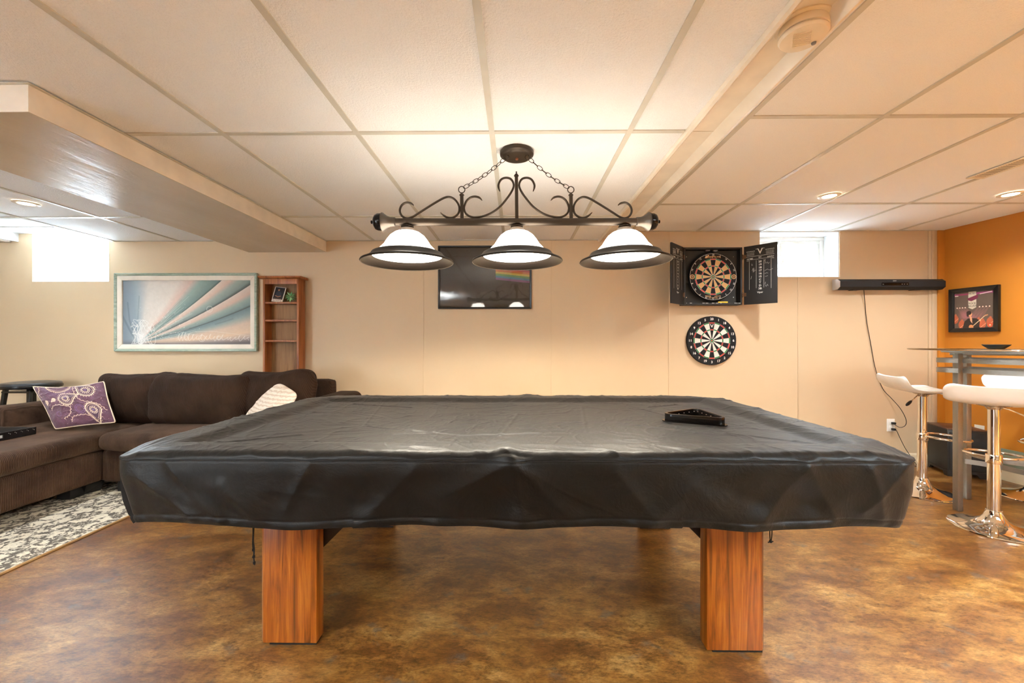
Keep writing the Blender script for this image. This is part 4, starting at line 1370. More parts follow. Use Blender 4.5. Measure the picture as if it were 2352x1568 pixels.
# ---- smoke alarm and air vent on the ceiling
al = thing('smoke_alarm', 'round cream smoke alarm on the ceiling strip', 'smoke alarm', (.868, 1.235, ZP), math.radians(-20))
MB().lathe([(0, 0), (.074, 0), (.074, -.004), (.068, -.007), (0, -.007)], 56).build('mounting_plate', M['alarm'], al, smooth=True)
MB().lathe([(.0, -.007), (.063, -.007), (.065, -.012), (.065, -.030), (.062, -.031), (0, -.031)], 56).build('housing', M['alarm'], al, smooth=True)
MB().lathe([(0, -.031), (.058, -.031), (.058, -.034), (0, -.034)], 48).build('vent_gap', M['black'], al, smooth=True)
MB().lathe([(0, -.034), (.064, -.034), (.065, -.038), (.060, -.045), (.050, -.047), (0, -.048)], 56).build('cap', M['alarm'], al, smooth=True)
for k in range(12):
    y = -.034 + k * .0052
    hl_ = .026
    MB().box((-.034 + .001 * k, y, -.0500), (.012 + .001 * k, y + .0026, -.0470)).build('grille_rib', M['alarm'], al)
MB().lathe([(0, -.0475), (.007, -.0475), (.006, -.052), (0, -.053)], 16, Matrix.Translation((.034, .026, 0))).build('test_button', M['gunmetal'], al, smooth=True)
vt = thing('ceiling_vent', 'narrow slotted air vent in the right ceiling near the orange wall', 'vent', (2.862, 2.41, ZR))
mb = MB()
frame_box(mb, .11, .30, .016, .006, Matrix(((1, 0, 0, 0), (0, -1, 0, 0), (0, 0, -1, 0), (0, 0, 0, 1))))
mb.build('vent_frame', M['ivory'], vt)
MB().box((-.042, -.137, -.0015), (.042, .137, -.0005)).build('vent_throat', M['cab_in'], vt)
for k in range(22):
    y = -.132 + k * .0122
    MB().add([(-.041, y, -.001), (.041, y, -.001), (.041, y + .003, -.003), (-.041, y + .003, -.003), (-.041, y + .0025, -.001), (.041, y + .0025, -.001), (.041, y + .0055, -.003), (-.041, y + .0055, -.003)],
             [(0, 1, 2, 3), (4, 7, 6, 5), (0, 4, 5, 1), (1, 5, 6, 2), (2, 6, 7, 3), (3, 7, 4, 0)]).build('slat', M['ivory'], vt)

# ---- concert poster on the orange wall
def on_right(px, z=None, py=None):
    u = (px - 1176) / F; u2 = math.tan(math.atan(u) - YAW)       # X / Y along this sight line
    t = (u2 * YB - XC) / (SK + u2)
    P = Vector((XC + SK * t, YB - t, 0))
    if py is not None:
        dpt = P.y * math.cos(YAW) - P.x * math.sin(YAW) if False else P.y * math.cos(YAW) - P.x * math.sin(YAW)
        P.z = CAMZ + (784 - py) / F * dpt
    return P
a, b = on_right(2185, py=662), on_right(2300, py=762)
ctr = (a + b) / 2
hgt = (a.z - on_right(2185, py=762).z)
wid = (Vector((b.x, b.y)) - Vector((a.x, a.y))).length
rp = thing('framed_poster', 'black framed concert print of a guitarist on the orange wall', 'poster', (ctr.x, ctr.y, (on_right(2243, py=659).z + on_right(2243, py=762).z) / 2), ang)
Mr = Matrix(((0, 0, -1, -.002), (-1, 0, 0, 0), (0, 1, 0, 0), (0, 0, 0, 1)))     # x towards camera, y up, z into room
hgt = on_right(2243, py=659).z - on_right(2243, py=762).z
frame_box(MB(), wid, hgt, .036, .03, Mr).build('frame', M['black'], rp, bevel=.003)
pw, phh = wid - .068, hgt - .068; asp = 1.0
cv = Canvas(230, 200, asp, (104, 88, 76))
cv.blend(.35 * fbm(cv.X * 4, cv.Y * 4, 3), (84, 66, 62))
for sx, xs_ in ((1, (.08, .15, .22, .29)), (-1, (.65, .73, .81, .89))):
    for x in xs_:
        cv.poly([(x, .43), (x + .02 * sx, .43), (x + sx * .30, .72), (x + sx * .16, .74)], (178, 112, 118), .28)
cv.disc(.27, .66, .12, (182, 112, 120), .6, soft=.15)
for x in (.08, .15, .22, .29, .65, .73, .81, .89): cv.disc(x, .435, .018, (248, 214, 196))
cv.line([(0, .07), (.36, .07)], .045, (150, 64, 96)); cv.line([(.58, .07), (1, .06)], .05, (148, 58, 110))
cv.line([(.66, .09), (.94, .05)], .018, (236, 214, 206)); cv.line([(.03, .10), (.1, .10)], .025, (236, 222, 206))
cv.poly([(.37, 0), (.57, 0), (.57, .44), (.47, .49), (.37, .44)], (212, 200, 178))
cv.poly([(.34, .19), (.60, .10), (.62, .17), (.57, .22), (.45, .27), (.38, .25)], (122, 44, 72))
for x, y in ((.03, .75), (.2, .9), (.62, .86), (.72, .9), (.9, .85)):
    cv.disc(x, y, .085, (196, 96, 62), .9, ry=.12)
    cv.disc(x + .01, y - .12, .03, (188, 100, 70))
    cv.line([(x - .06, y + .1), (x + .08, y - .02)], .012, (236, 170, 130))
cv.disc(.9, .93, .06, (206, 84, 50)); cv.disc(.9, .93, .02, (250, 226, 180))
cv.poly([(.22, 1), (.27, .82), (.36, .74), (.44, .73), (.56, .74), (.66, .80), (.64, 1)], (52, 42, 38))
cv.disc(.42, .62, .045, (226, 160, 120), ry=.07); cv.disc(.385, .585, .065, (58, 44, 38), ry=.055); cv.disc(.355, .63, .03, (58, 44, 38), ry=.06)
cv.poly([(.40, .68), (.46, .70), (.47, .88), (.42, .80)], (226, 162, 124))
cv.line([(.46, .97), (.80, .66)], .016, (242, 212, 168)); cv.disc(.44, .97, .06, (214, 140, 88)); cv.disc(.66, .80, .025, (232, 170, 130))
cv.line([(.78, .68), (.84, .66)], .03, (200, 140, 100))
M['poster2'] = vcol('concert_print', 0.35, 1.0)
canvas_mesh('print', cv, pw, phh, Mr @ Matrix.Translation((0, 0, .014)), M['poster2'], rp)
mb = MB(); Mt = Mr @ Matrix.Translation((0, 0, .0146))
kx = pw / 1.0
put_text(mb, 'THE BEST', (.47 - .5) * pw, (.5 - .06) * phh, .017, Mt, sx=.62, bold=.01)
put_text(mb, 'ROCK', (.47 - .5) * pw, (.5 - .33) * phh, .016, Mt, sx=.8, bold=.01)
put_text(mb, 'BALLADS', (.47 - .5) * pw, (.5 - .40) * phh, .016, Mt, sx=.65, bold=.01)
mb.build('title_lettering', M['cab_in'], rp)

# ---- low green panel and small outlet plate on the orange wall
def wall_plate(px0, px1, py0, py1, th, name, mat, label, cat):
    a, b = on_right(px0), on_right(px1)
    m1 = (a + b) / 2
    z1 = on_right((px0 + px1) / 2, py=py0).z; z0 = on_right((px0 + px1) / 2, py=py1).z
    wd = (b - a).length
    t = MB().box((-th, -wd / 2, 0), (-.0005, wd / 2, z1 - z0)).build(name, mat, bevel=.002)
    t.location = (m1.x, m1.y, z0); t.rotation_euler = (0, 0, ang)
    return tag(t, label, cat)
M['sage'] = plain('grey_green_paint', (132, 142, 124), 0.6)
wall_plate(2292, 2372, 1035, 1078, .012, 'wall_panel', M['sage'], 'grey green access panel low on the orange wall behind the stools', 'wall panel')
wall_plate(2239, 2262, 976, 1000, .006, 'outlet_plate', M['ivory'], 'small ivory outlet plate on the orange wall above the speaker', 'outlet')

# ================================================================== BOOKCASE
by = 3.645
bx0, bx1 = at(603.5, 700, by).x, at(686, 700, by).x
def bz(py): return at(640, py, by).z
bk = thing('bookcase', 'narrow tall pine bookcase with four open shelves behind the sofa', 'bookcase', ((bx0 + bx1) / 2, YB - .02, 0))
bw = (bx1 - bx0) / 2
D = by - (YB - .02) - .0      # front y in local coordinates (negative)
ztop = bz(640)
for s in (-1, 1):
    MB().box((s * bw if s < 0 else bw - .018, D, 0), (-bw + .018 if s < 0 else bw, 0, ztop)).build('side_panel', M['pine'], bk, bevel=.002)
MB().box((-bw + .018, -.008, .05), (bw - .018, 0, ztop)).build('back_panel', M['pineback'], bk)
MB().box((-bw + .0185, D + .001, bz(652)), (bw - .0185, D + .016, ztop)).build('top_rail', M['pine'], bk, bevel=.0015)
MB().prism([(D - .032, ztop + .022), (D - .032, ztop + .012), (D - .022, ztop + .003), (D - .012, ztop), (.0, ztop), (0, ztop + .022)], 0, -bw - .028, bw + .030).build('cornice', M['pine'], bk, bevel=.003)
for py in (693, 734, 781, 858):
    z = bz(py)
    MB().box((-bw + .0185, D + .004, z - .016), (bw - .0185, -.0085, z)).build('shelf', M['pine'], bk, bevel=.0015)
for z in (.12, .36, .60):
    MB().box((-bw + .0185, D + .004, z - .016), (bw - .0185, -.0085, z)).build('shelf', M['pine'], bk, bevel=.0015)
MB().box((-bw + .0185, D + .001, bz(868) - .02), (bw - .0185, D + .014, bz(862) - .004)).build('bottom_rail', M['pine'], bk)
# photo card leaning on the top shelf
cv = Canvas(66, 90, .72, (232, 218, 200))
cv.poly([(.05, .03), (.67, .03), (.67, .83), (.05, .83)], (30, 24, 24))
cv.disc(.30, .20, .06, (176, 120, 90), ry=.075); cv.disc(.30, .13, .065, (52, 36, 30), ry=.035)
cv.poly([(.14, .40), (.22, .29), (.40, .29), (.52, .40), (.50, .62), (.18, .62)], (48, 50, 62))
cv.line([(.16, .60), (.34, .66), (.50, .60)], .05, (186, 124, 92)); cv.line([(.1, .76), (.6, .78)], .05, (120, 72, 44), .7)
for k in range(7): cv.line([(.10 + k * .08, .88 + .02 * (k % 2)), (.13 + k * .08, .94 - .02 * (k % 3))], .022, (96, 60, 50))
M['card'] = vcol('photo_card_print', 0.4, .95)
zs = bz(693)
pc = thing('photo_card', 'small photo card of a seated person in dark clothes leaning on the top shelf', 'photo card', (at(637, 690, by + .05).x, by + .045, zs))
Mc = Matrix.Rotation(math.radians(-3), 4, 'Z') @ Matrix.Translation((0, -.006, 0)) @ Matrix.Rotation(math.radians(-14), 4, 'X') @ Matrix.Rotation(math.radians(7), 4, 'Y')
ch_, cw_ = .148, .108
MB().box((-cw_ / 2, 0, .004), (cw_ / 2, .0012, ch_), Mc).build('card_back', M['white'], pc)
M3 = Mc @ Matrix(((1, 0, 0, 0), (0, 0, -1, -.0008), (0, 1, 0, .004 + (ch_ - .004) / 2), (0, 0, 0, 1)))
canvas_mesh('card_print', cv, cw_, ch_ - .004, M3, M['card'], pc)
# spiky folded green ornament
M['leaf1'] = plain('green_folded_paper', (130, 190, 130), 0.6)
M['leaf2'] = plain('pale_green_folded_paper', (180, 220, 160), 0.6)
g = thing('paper_ornament', 'green spiky folded ornament beside the photo card', 'ornament', (at(668, 690, by + .06).x, by + .055, zs + .052))
rnd = random.Random(4)
for k in range(34):
    ph_ = math.acos(1 - 2 * (k + .5) / 34); th2 = PI * (1 + 5 ** .5) * k
    d = Vector((math.cos(th2) * math.sin(ph_), math.sin(th2) * math.sin(ph_) * .62, math.cos(ph_)))
    q = d.to_track_quat('Z', 'Y').to_matrix().to_4x4()
    Lh = .054 * (0.9 + .15 * rnd.random()) * (1 if d.z > -.6 else .93)
    MB().add([(0, 0, .004), (.010, 0, Lh * .55), (0, .004, Lh * .6), (-.010, 0, Lh * .55), (0, -.003, Lh * .6), (0, 0, Lh)],
             [(0, 1, 2), (0, 2, 3), (0, 3, 4), (0, 4, 1), (5, 2, 1), (5, 3, 2), (5, 4, 3), (5, 1, 4)], q).build('leaf', M['leaf1'] if k % 2 else M['leaf2'], g)

# ================================================================== SOFA
def soft_box(name, c, half, r, mat, parent, puff=(0, 0, 0), wr=0.0, seed=1, n=26, rot=None, shape=None):
    """rounded upholstered block"""
    bm = bmesh.new(); bmesh.ops.create_cube(bm, size=2.0)
    bmesh.ops.subdivide_edges(bm, edges=bm.edges[:], cuts=n, use_grid_fill=True)
    hx, hy, hz = half
    r = min(r, hx, hy, hz)
    co = np.array([v.co[:] for v in bm.verts])
    # gather vertices towards the edges
    co = np.sign(co) * (1 - (1 - np.abs(co)) ** 1.25)
    s = co * np.array(half)
    inner = np.clip(s, -(np.array(half) - r), np.array(half) - r)
    d = s - inner
    L_ = np.linalg.norm(d, axis=1)[:, None] + 1e-9
    s2 = inner + d / L_ * r
    N = d / L_
    u = s / np.array(half)
    for ax in range(3):
        if puff[ax]:
            o1, o2 = [k for k in range(3) if k != ax]
            s2[:, ax] += np.sign(u[:, ax]) * (np.abs(u[:, ax]) > .5) * puff[ax] * (1 - u[:, o1] ** 2) * (1 - u[:, o2] ** 2)
    if wr:
        a = fbm(s2[:, 0] * 5 + 20 + s2[:, 1] * 3, s2[:, 2] * 5 + 20 + s2[:, 1] * 2, seed, 4) - .5
        b = ridged(s2[:, 0] * 4 + s2[:, 2] * 2 + 20, s2[:, 2] * 5 + s2[:, 1] * 5 + 20, seed + 5, 3)
        s2 += N * (a * wr * 1.6 + b * wr * .5)[:, None]
    if shape: s2 = shape(s2, u)
    me = bpy.data.meshes.new(name)
    for v, p in zip(bm.verts, s2): v.co = p
    bm.to_mesh(me); bm.free()
    me.polygons.foreach_set('use_smooth', [True] * len(me.polygons))
    me.materials.append(mat)
    o = bpy.data.objects.new(name, me); COL.objects.link(o)
    o.location = c
    if rot: o.rotation_euler = rot
    if parent is not None:
        o.parent = parent; o.location = Vector(c) - parent.location
    return o

so = thing('sectional_sofa', 'large brown corduroy sectional sofa with a chaise in the left corner', 'sofa', (-2.9, 3.0, 0))
def blk(name, x0, x1, y0, y1, z0, z1, r, mat, **k):
    return soft_box(name, ((x0 + x1) / 2, (y0 + y1) / 2, (z0 + z1) / 2), ((x1 - x0) / 2, (y1 - y0) / 2, (z1 - z0) / 2), r, M[mat], so, **k)
CHX = -3.09
blk('chaise_base', -4.30, CHX - .01, 1.30, 3.05, .085, .315, .03, 'cord_y', n=18, wr=.006)
blk('chaise_cushion', -4.32, CHX + .02, 1.28, 3.46, .315, .455, .05, 'cord_y', puff=(0, 0, .012), wr=.010, seed=3, n=30)
blk('seat_base', CHX + .0, -1.60, 2.98, 3.60, .085, .325, .03, 'cord_z', n=18, wr=.005)
blk('seat_cushion', CHX + .035, -2.20, 2.90, 3.46, .33, .458, .055, 'cord_d2' if 'cord_d2' in M else 'cord_z', puff=(0, 0, .016), wr=.008, seed=5)
blk('seat_cushion', -2.19, -1.61, 2.90, 3.46, .33, .458, .055, 'cord_z', puff=(0, 0, .016), wr=.008, seed=6)
blk('back_frame', -3.55, -1.60, 3.46, 3.62, .085, .80, .04, 'cord_d', n=16)
blk('corner_base', -4.22, CHX - .01, 3.06, 3.32, .085, .315, .03, 'cord_y', n=10)
blk('arm', -4.11, -3.955, 3.06, 3.50, .3, .625, .045, 'cord_z', n=18, wr=.006)
blk('arm', -3.94, -3.56, 3.36, 3.50, .085, .60, .05, 'cord_d', n=14, wr=.004)
blk('arm', -1.595, -1.35, 2.92, 3.60, .085, .70, .07, 'cord_d', n=18)
for x in (-4.2, -3.2):
    for y in (1.42, 2.88):
        MB().box((x - .05, y - .05, .012), (x + .05, y + .05, .088)).build('foot', M['blackpad'], so, bevel=.004).location = -so.location
MB().box((-2.98, 3.00, .0), (-1.5, 3.5, .085)).build('foot', M['blackpad'], so).location = -so.location
mb = MB()
mb.add([(-3.42, 2.93, .012), (-3.16, 2.93, .012), (-3.13, 3.02, .012), (-3.42, 3.02, .012), (-3.42, 2.90, .088), (-3.11, 2.90, .088), (-3.10, 3.02, .088), (-3.42, 3.02, .088)],
       [(0, 3, 2, 1), (4, 5, 6, 7), (0, 1, 5, 4), (1, 2, 6, 5), (2, 3, 7, 6), (3, 0, 4, 7)])
mb.build('foot', M['blackpad'], so).location = -so.location
# loose back cushions
def backcush(x0, x1, y, z1, label, seed, rz, lean=-.16, ry=0.0, th=.085, n=30):
    hx = (x1 - x0) / 2; hz = (z1 - .44) / 2
    def shp(p, u):
        top = sstep(.2, 1, u[:, 2])
        p[:, 2] -= .03 * np.abs(u[:, 0]) ** 4 * (u[:, 2] > 0) * -1 * 0
        # corners ease in, top edge sags in the middle
        p[:, 0] *= 1 - .05 * np.abs(u[:, 2]) ** 3
        p[:, 2] -= .022 * (1 - u[:, 0] ** 2) * top
        return p
    o = soft_box('back_cushion', ((x0 + x1) / 2, y, .452 + hz), (hx, th, hz), .07, M['cord_d'], None, puff=(0, .05, 0), wr=.016, seed=seed, n=n, rot=(lean, ry, rz), shape=shp)
    return tag(o, label, 'cushion', 'sofa back cushions')
backcush(-3.47, -2.84, 3.36, .865, 'brown corduroy back cushion touching the purple paisley pillow', 11, .05)
backcush(-2.97, -2.15, 3.285, .862, 'brown corduroy back cushion in the middle, overlapping the one on its left', 14, -.03, ry=.02)
backcush(-2.30, -1.66, 3.33, .885, 'brown corduroy back cushion behind the white pillow, in front of the bookcase', 19, -.08, ry=-.03)

# throw pillows ---------------------------------------------------------
def pillow(name, TL, TR, BR, BL, thick, mat, cv=None, n=(120, 150), pinch=.10, wr=.004, seed=2, sag=0.0, rc_=.04):
    ny_, nx_ = n
    u = np.linspace(-1, 1, nx_); v = np.linspace(-1, 1, ny_)
    U_, V_ = np.meshgrid(u, v)
    ck_ = 1 - rc_ * (U_ * V_) ** 4
    Up = U_ * (1 - pinch * (1 - V_ ** 2)) * ck_; Vp = V_ * (1 - pinch * (1 - U_ ** 2)) * ck_
    if sag: Vp = Vp + sag * (1 - U_ ** 2) * (V_ < 0) * np.abs(V_) ** 2
    a, b = (Up + 1) / 2, (Vp + 1) / 2
    TL, TR, BR, BL = [np.array(p) for p in (TL, TR, BR, BL)]
    P = (TL * ((1 - a) * (1 - b))[..., None] + TR * (a * (1 - b))[..., None] + BR * (a * b)[..., None] + BL * ((1 - a) * b)[..., None])
    N = np.cross(TR - TL, BL - TL); N /= np.linalg.norm(N)
    prof = (np.clip(1 - U_ ** 2, 0, 1) ** .55) * (np.clip(1 - V_ ** 2, 0, 1) ** .55)
    edge = np.clip(prof * 3, 0, 1)
    w1 = (fbm(U_ * 3 + 10, V_ * 3 + 10, seed) - .5) * wr * 3 * edge + ridged(U_ * 2 + V_ + 20, V_ * 3 + 20, seed + 3, 3) * wr * edge
    Fp = P + N * (-(prof * thick + w1))[..., None]
    Bk = P + N * ((prof * thick * .8))[..., None]
    if Fp[ny_ // 2, nx_ // 2, 1] > Bk[ny_ // 2, nx_ // 2, 1]:
        Fp, Bk = P + N * ((prof * thick + w1))[..., None], P - N * (prof * thick * .8)[..., None]
    V = np.concatenate([Fp.reshape(-1, 3), Bk.reshape(-1, 3)])
    idx = np.arange(ny_ * nx_).reshape(ny_, nx_)
    q = np.stack([idx[:-1, :-1], idx[:-1, 1:], idx[1:, 1:], idx[1:, :-1]], -1).reshape(-1, 4)
    faces = np.concatenate([q, q[:, ::-1] + ny_ * nx_])
    me = bpy.data.meshes.new(name)
    me.from_pydata(V.tolist(), [], faces.tolist())
    if cv is not None:
        c = np.concatenate([cv.c.reshape(-1, 3), cv.c.reshape(-1, 3)]) / 255.0
        lin = np.where(c <= 0.04045, c / 12.92, ((c + 0.055) / 1.055) ** 2.4)
        at_ = me.color_attributes.new('paint', 'FLOAT_COLOR', 'POINT')
        at_.data.foreach_set('color', np.concatenate([lin, np.ones((len(lin), 1))], 1).astype(np.float32).ravel())
    bm = bmesh.new(); bm.from_mesh(me); bmesh.ops.remove_doubles(bm, verts=bm.verts, dist=1e-5); bmesh.ops.recalc_face_normals(bm, faces=bm.faces); bm.to_mesh(me); bm.free()
    me.polygons.foreach_set('use_smooth', [True] * len(me.polygons))
    me.materials.append(mat)
    o = bpy.data.objects.new(name, me); COL.objects.link(o)
    border = np.concatenate([P[0, ::4], P[::4, -1][1:], P[-1, ::-4][1:], P[::-4, 0][1:-1]])
    return o, border
NXp, NYp = 300, 220
cv = Canvas(NXp, NYp, 1.36, (84, 45, 62))
cv.c = cv.c * (.84 + .34 * vnoise(cv.X * 70, cv.Y * 160, 5))[..., None]
cv.blend(.35 * sstep(.45, .8, fbm(cv.X * 9, cv.Y * 9, 7)), (126, 84, 112))
cream = (226, 200, 168)
def paisley(cx, cy, s, rot, flip=1):
    base = []
    for k in range(40):
        t = k / 39
        if t < .72:
            a = math.radians(-60 + 300 * t / .72)
            base.append((.5 * math.cos(a) * .8, .5 * math.sin(a) - .15))
        else:
            q = (t - .72) / .28
            base.append((.40 * math.cos(math.radians(240)) * (1 - q) + q * .10 - .12 * math.sin(q * PI), (-.58) * (1 - q) - q * 1.15))
    base = []
    for k in range(48):
        a = 2 * PI * k / 48
        r = .5 * (1 + .0 * math.cos(a))
        x = .5 * math.sin(a); y = -.5 * math.cos(a)
        # teardrop: pinch towards the bottom tip and curl it
        if y > 0: x *= (1 - y / .5) ** .6 + .0; y = y * 1.9; x += .22 * (y / .95) ** 2 * flip
        base.append((x, y))
    out = []
    for x, y in base:
        c_, s_ = math.cos(rot), math.sin(rot)
        out.append((cx + s * (x * c_ - y * s_), cy + s * (x * s_ + y * c_)))
    cv.poly(out, (70, 40, 60))
    cv.line(out + [out[0]], .020, cream)
    ins = [(cx + (x - cx) * .8, cy + (y - cy) * .8) for x, y in out]
    cv.line(ins + [ins[0]], .008, (206, 176, 150))
    for k in range(14):
        a = 2 * PI * k / 14
        cv.disc(cx + s * .25 * math.cos(a), cy + s * .27 * math.sin(a), .012, (214, 188, 166))
    cv.ring(cx, cy, s * .17, .014, cream); cv.disc(cx, cy, s * .1, (104, 78, 110))
    for k in range(0, 48, 2):
        x, y = out[k]; cv.disc(cx + (x - cx) * 1.17, cy + (y - cy) * 1.17, .008, cream)
paisley(.60, .42, .30, math.radians(-118), -1)
paisley(1.02, .22, .32, math.radians(150), 1)
paisley(1.06, .72, .30, math.radians(-6), -1)
paisley(.15, .45, .06, .6)
paisley(.33, .42, .07, 1.2)
for r, c_ in ((.21, cream), (.235, cream), (.29, (130, 104, 150)), (.33, (120, 92, 140)), (.37, (112, 80, 120))): cv.ring(.50, -.02, r, .009, c_, .9)
for k in range(26):
    a = PI * k / 25; cv.disc(.50 + .25 * math.cos(a), -.02 + .25 * math.sin(a), .012, cream)
def wavy(pts, amp=.012, wd=.010):
    o = []
    for p in smooth_path([(a, b, 0) for a, b in pts], 10): o.append((p.x, p.y))
    o2 = []
    for k, (x, y) in enumerate(o):
        o2.append((x + amp * math.sin(k * 1.3), y + amp * math.cos(k * 1.3)))
    cv.line(o2, wd, cream)
wavy([(.10, 0), (.11, .12), (.06, .2), (.07, .3)])
wavy([(.16, .62), (.30, .55), (.48, .58), (.62, .62), (.58, .74), (.50, .82), (.36, .86)])
wavy([(.78, .05), (.80, .22), (.84, .40), (.92, .50), (1.08, .54), (1.22, .60), (1.3, .72)])
wavy([(.48, .92), (.58, .84), (.74, .82), (.92, .84), (1.0, .96)])
for k in range(70): cv.disc(rnd.uniform(.05, 1.3), rnd.uniform(.1, .95), .006, (196, 168, 160), .8)
for (x, y, r) in ((.80, .68, .07), (.80, .68, .10), (.30, .74, .05)): cv.ring(x, y, r, .008, (120, 90, 150), .8)
M['paisley'] = vcol('purple_paisley_velvet', 0.8, 1.0, Sheen_Weight=0.3)
TL, TR = at(72, 886, 3.16), at(241, 874, 3.20)
BR, BL = at(268, 971, 3.03), at(126, 987, 2.97)
pp, border = pillow('throw_pillow', TL, TR, BR, BL, .055, M['paisley'], cv, (NYp, NXp), pinch=.07, wr=.006, seed=4, sag=.12)
tag(pp, 'purple pillow with cream paisley embroidery on the left of the sofa', 'pillow')
M['piping'] = plain('cream_piping', (222, 200, 172), 0.8)
MB().tube([Vector(p) for p in border], .0045, 6, closed=True).build('piping', M['piping'], pp, smooth=True)
M['knit'] = plain('white_knitted_cotton', (236, 218, 200), 0.95)
t = NT('white_ribbed_knit', 0.95, col=srgb(236, 220, 202))
wv = t.n('ShaderNodeTexWave'); wv.inputs['Scale'].default_value = 14; wv.inputs['Distortion'].default_value = 3.0; wv.inputs['Detail'].default_value = 2; wv.inputs['Detail Scale'].default_value = 3
wv.bands_direction = 'Z'
t.link(t.co(), wv.inputs['Vector']); t.bump(wv.outputs['Fac'], .8, .008)
t.color(t.ramp(wv.outputs['Fac'], [(0, srgb(214, 192, 170)), (.6, srgb(240, 226, 210))]))
A_ = at(642, 876, 3.20); B_ = at(690, 906, 2.86)
C2 = at(556, 964, 3.02)
D_ = B_ + (C2 - A_)
wp, border = pillow('throw_pillow', A_, B_, D_, C2, .065, t.m, None, (90, 90), pinch=.02, wr=.004, seed=9, rc_=.14)
tag(wp, 'white knitted pillow leaning in the right corner of the sofa', 'pillow')

# ---- rug
rg = thing('area_rug', 'cream rug with dark speckled curls lying under the sofa', 'rug', (-3.7, 2.1, 0))
RXr = -2.488
o = MB().box((-5.2, .9, .001), (RXr - .012, 3.20, .011)).build('pile', M['rug'], rg); o.location = -rg.location
o = MB().box((RXr - .012, .9, .0005), (RXr, 3.20, .012)).build('edge_binding', M['binding'], rg, bevel=.003); o.location = -rg.location

# ---- tray on the chaise
M['traypl'] = plain('black_woven_lacquer', (22, 20, 20), 0.3)
ty = thing('serving_tray', 'black serving tray with cut-out handle and studs on the chaise', 'tray', (-3.68, 2.58, .468))
tw, td, thh = .245, .285, .052
MB().box((-tw, -td, 0), (tw, td, .008)).build('tray_base', M['traypl'], ty, bevel=.002)
MB().box((-tw + .008, -td + .008, .0082), (tw - .008, td - .008, .0095)).build('inlay', M['silver'], ty)
for s in (-1, 1):
    MB().box((-tw, s * td - (.004 if s > 0 else -.0) - (.004 if s > 0 else 0), .008), (tw, s * td + (.008 if s < 0 else 0), thh)).build('tray_wall', M['traypl'], ty, bevel=.002)
    x0, x1 = (tw - .008, tw) if s > 0 else (-tw, -tw + .008)
    # end wall with a handle slot
    m_ = MB()
    m_.box((x0, -td, .008), (x1, td, .016)); m_.box((x0, -td, .036), (x1, td, thh))
    m_.box((x0, -td, .016), (x1, -.10, .036)); m_.box((x0, .10, .016), (x1, td, .036))
    m_.build('tray_wall', M['traypl'], ty)
for k in range(5):
    for dz, dy in ((.0, .0), (-.006, .008)):
        MB().lathe([(0, 0), (.0022, 0), (.0012, .0012), (0, .0014)], 8, Matrix.Translation((tw, td - .02 - k * .034 + dy, .040 + dz)) @ Matrix.Rotation(PI / 2, 4, 'Y')).build('stud', M['chrome'], ty)

# ---- tall round black stool behind the arm
bs = thing('round_stool', 'tall round black stool behind the left end of the sofa', 'stool', (-4.31, 3.56, 0))
M['blackgloss'] = plain('black_gloss_paint', (20, 20, 21), 0.22)
M['blackseat'] = plain('dark_padded_seat', (58, 60, 62), 0.28)
MB().lathe([(0, .72), (.188, .72), (.193, .727), (.193, .742), (.188, .748), (.0, .748)], 48).build('seat_rim', M['blackgloss'], bs, smooth=True)
MB().lathe([(.186, .748), (.187, .758), (.178, .768), (.12, .776), (0, .779)], 48).build('seat', M['blackseat'], bs, smooth=True)
for sx in (-1, 1):
    for sy in (-1, 1):
        a, b = (sx * .105, sy * .10), (sx * .165, sy * .155)
        h = .014
        MB().add([(b[0] - h, b[1] - h, 0), (b[0] + h, b[1] - h, 0), (b[0] + h, b[1] + h, 0), (b[0] - h, b[1] + h, 0), (a[0] - h, a[1] - h, .72), (a[0] + h, a[1] - h, .72), (a[0] + h, a[1] + h, .72), (a[0] - h, a[1] + h, .72)],
                 [(0, 3, 2, 1), (4, 5, 6, 7), (0, 1, 5, 4), (1, 2, 6, 5), (2, 3, 7, 6), (3, 0, 4, 7)]).build('leg', M['blackgloss'], bs, bevel=.003)
for z, r in ((.25, .145), (.45, .128)):
    MB().tube([(r * 1.0 * math.cos(a), r * math.sin(a), z) for a in np.linspace(0, 2 * PI, 32, endpoint=False)], .009, 8, closed=True).build('foot_ring', M['blackgloss'], bs, smooth=True)
MB().box((-.12, -.12, .685), (.12, .12, .70)).build('seat_plate', M['blackgloss'], bs)

# ================================================================== BAR TABLE AND STOOLS
bt = thing('bar_table', 'tall round glass-topped bar table on hammered grey metal legs by the orange wall', 'bar table', (3.2, 2.6, 0))
GZ = 1.083
GC = Vector((3.20, 2.62))
M['glass'] = (lambda t: t.m)(NT('table_glass', 0.02, col=(0.78, 0.88, 0.84, 1)))
gb = M['glass'].node_tree.nodes['Principled BSDF']
gb.inputs['Transmission Weight'].default_value = 1.0; gb.inputs['IOR'].default_value = 1.45
o = MB().lathe([(0, GZ - .010), (.518, GZ - .010), (.522, GZ - .007), (.522, GZ - .003), (.518, GZ), (0, GZ)], 96).build('glass_top', M['glass'], bt, smooth=True)
def loc(p): return Vector((p[0], p[1], 0)) - Vector((3.2, 2.6, 0))
L1, L2, L3, L4 = loc((at(2200, 1000, 2.745).x, 2.745)), loc((at(2220, 1000, 2.95).x, 2.95)), loc((3.17, 2.27)), loc((3.44, 2.42))
for p in (L1, L2, L3, L4):
    MB().box((p.x - .018, p.y - .018, 0), (p.x + .018, p.y + .018, 1.052)).build('leg', M['gunmetal'], bt, bevel=.004)
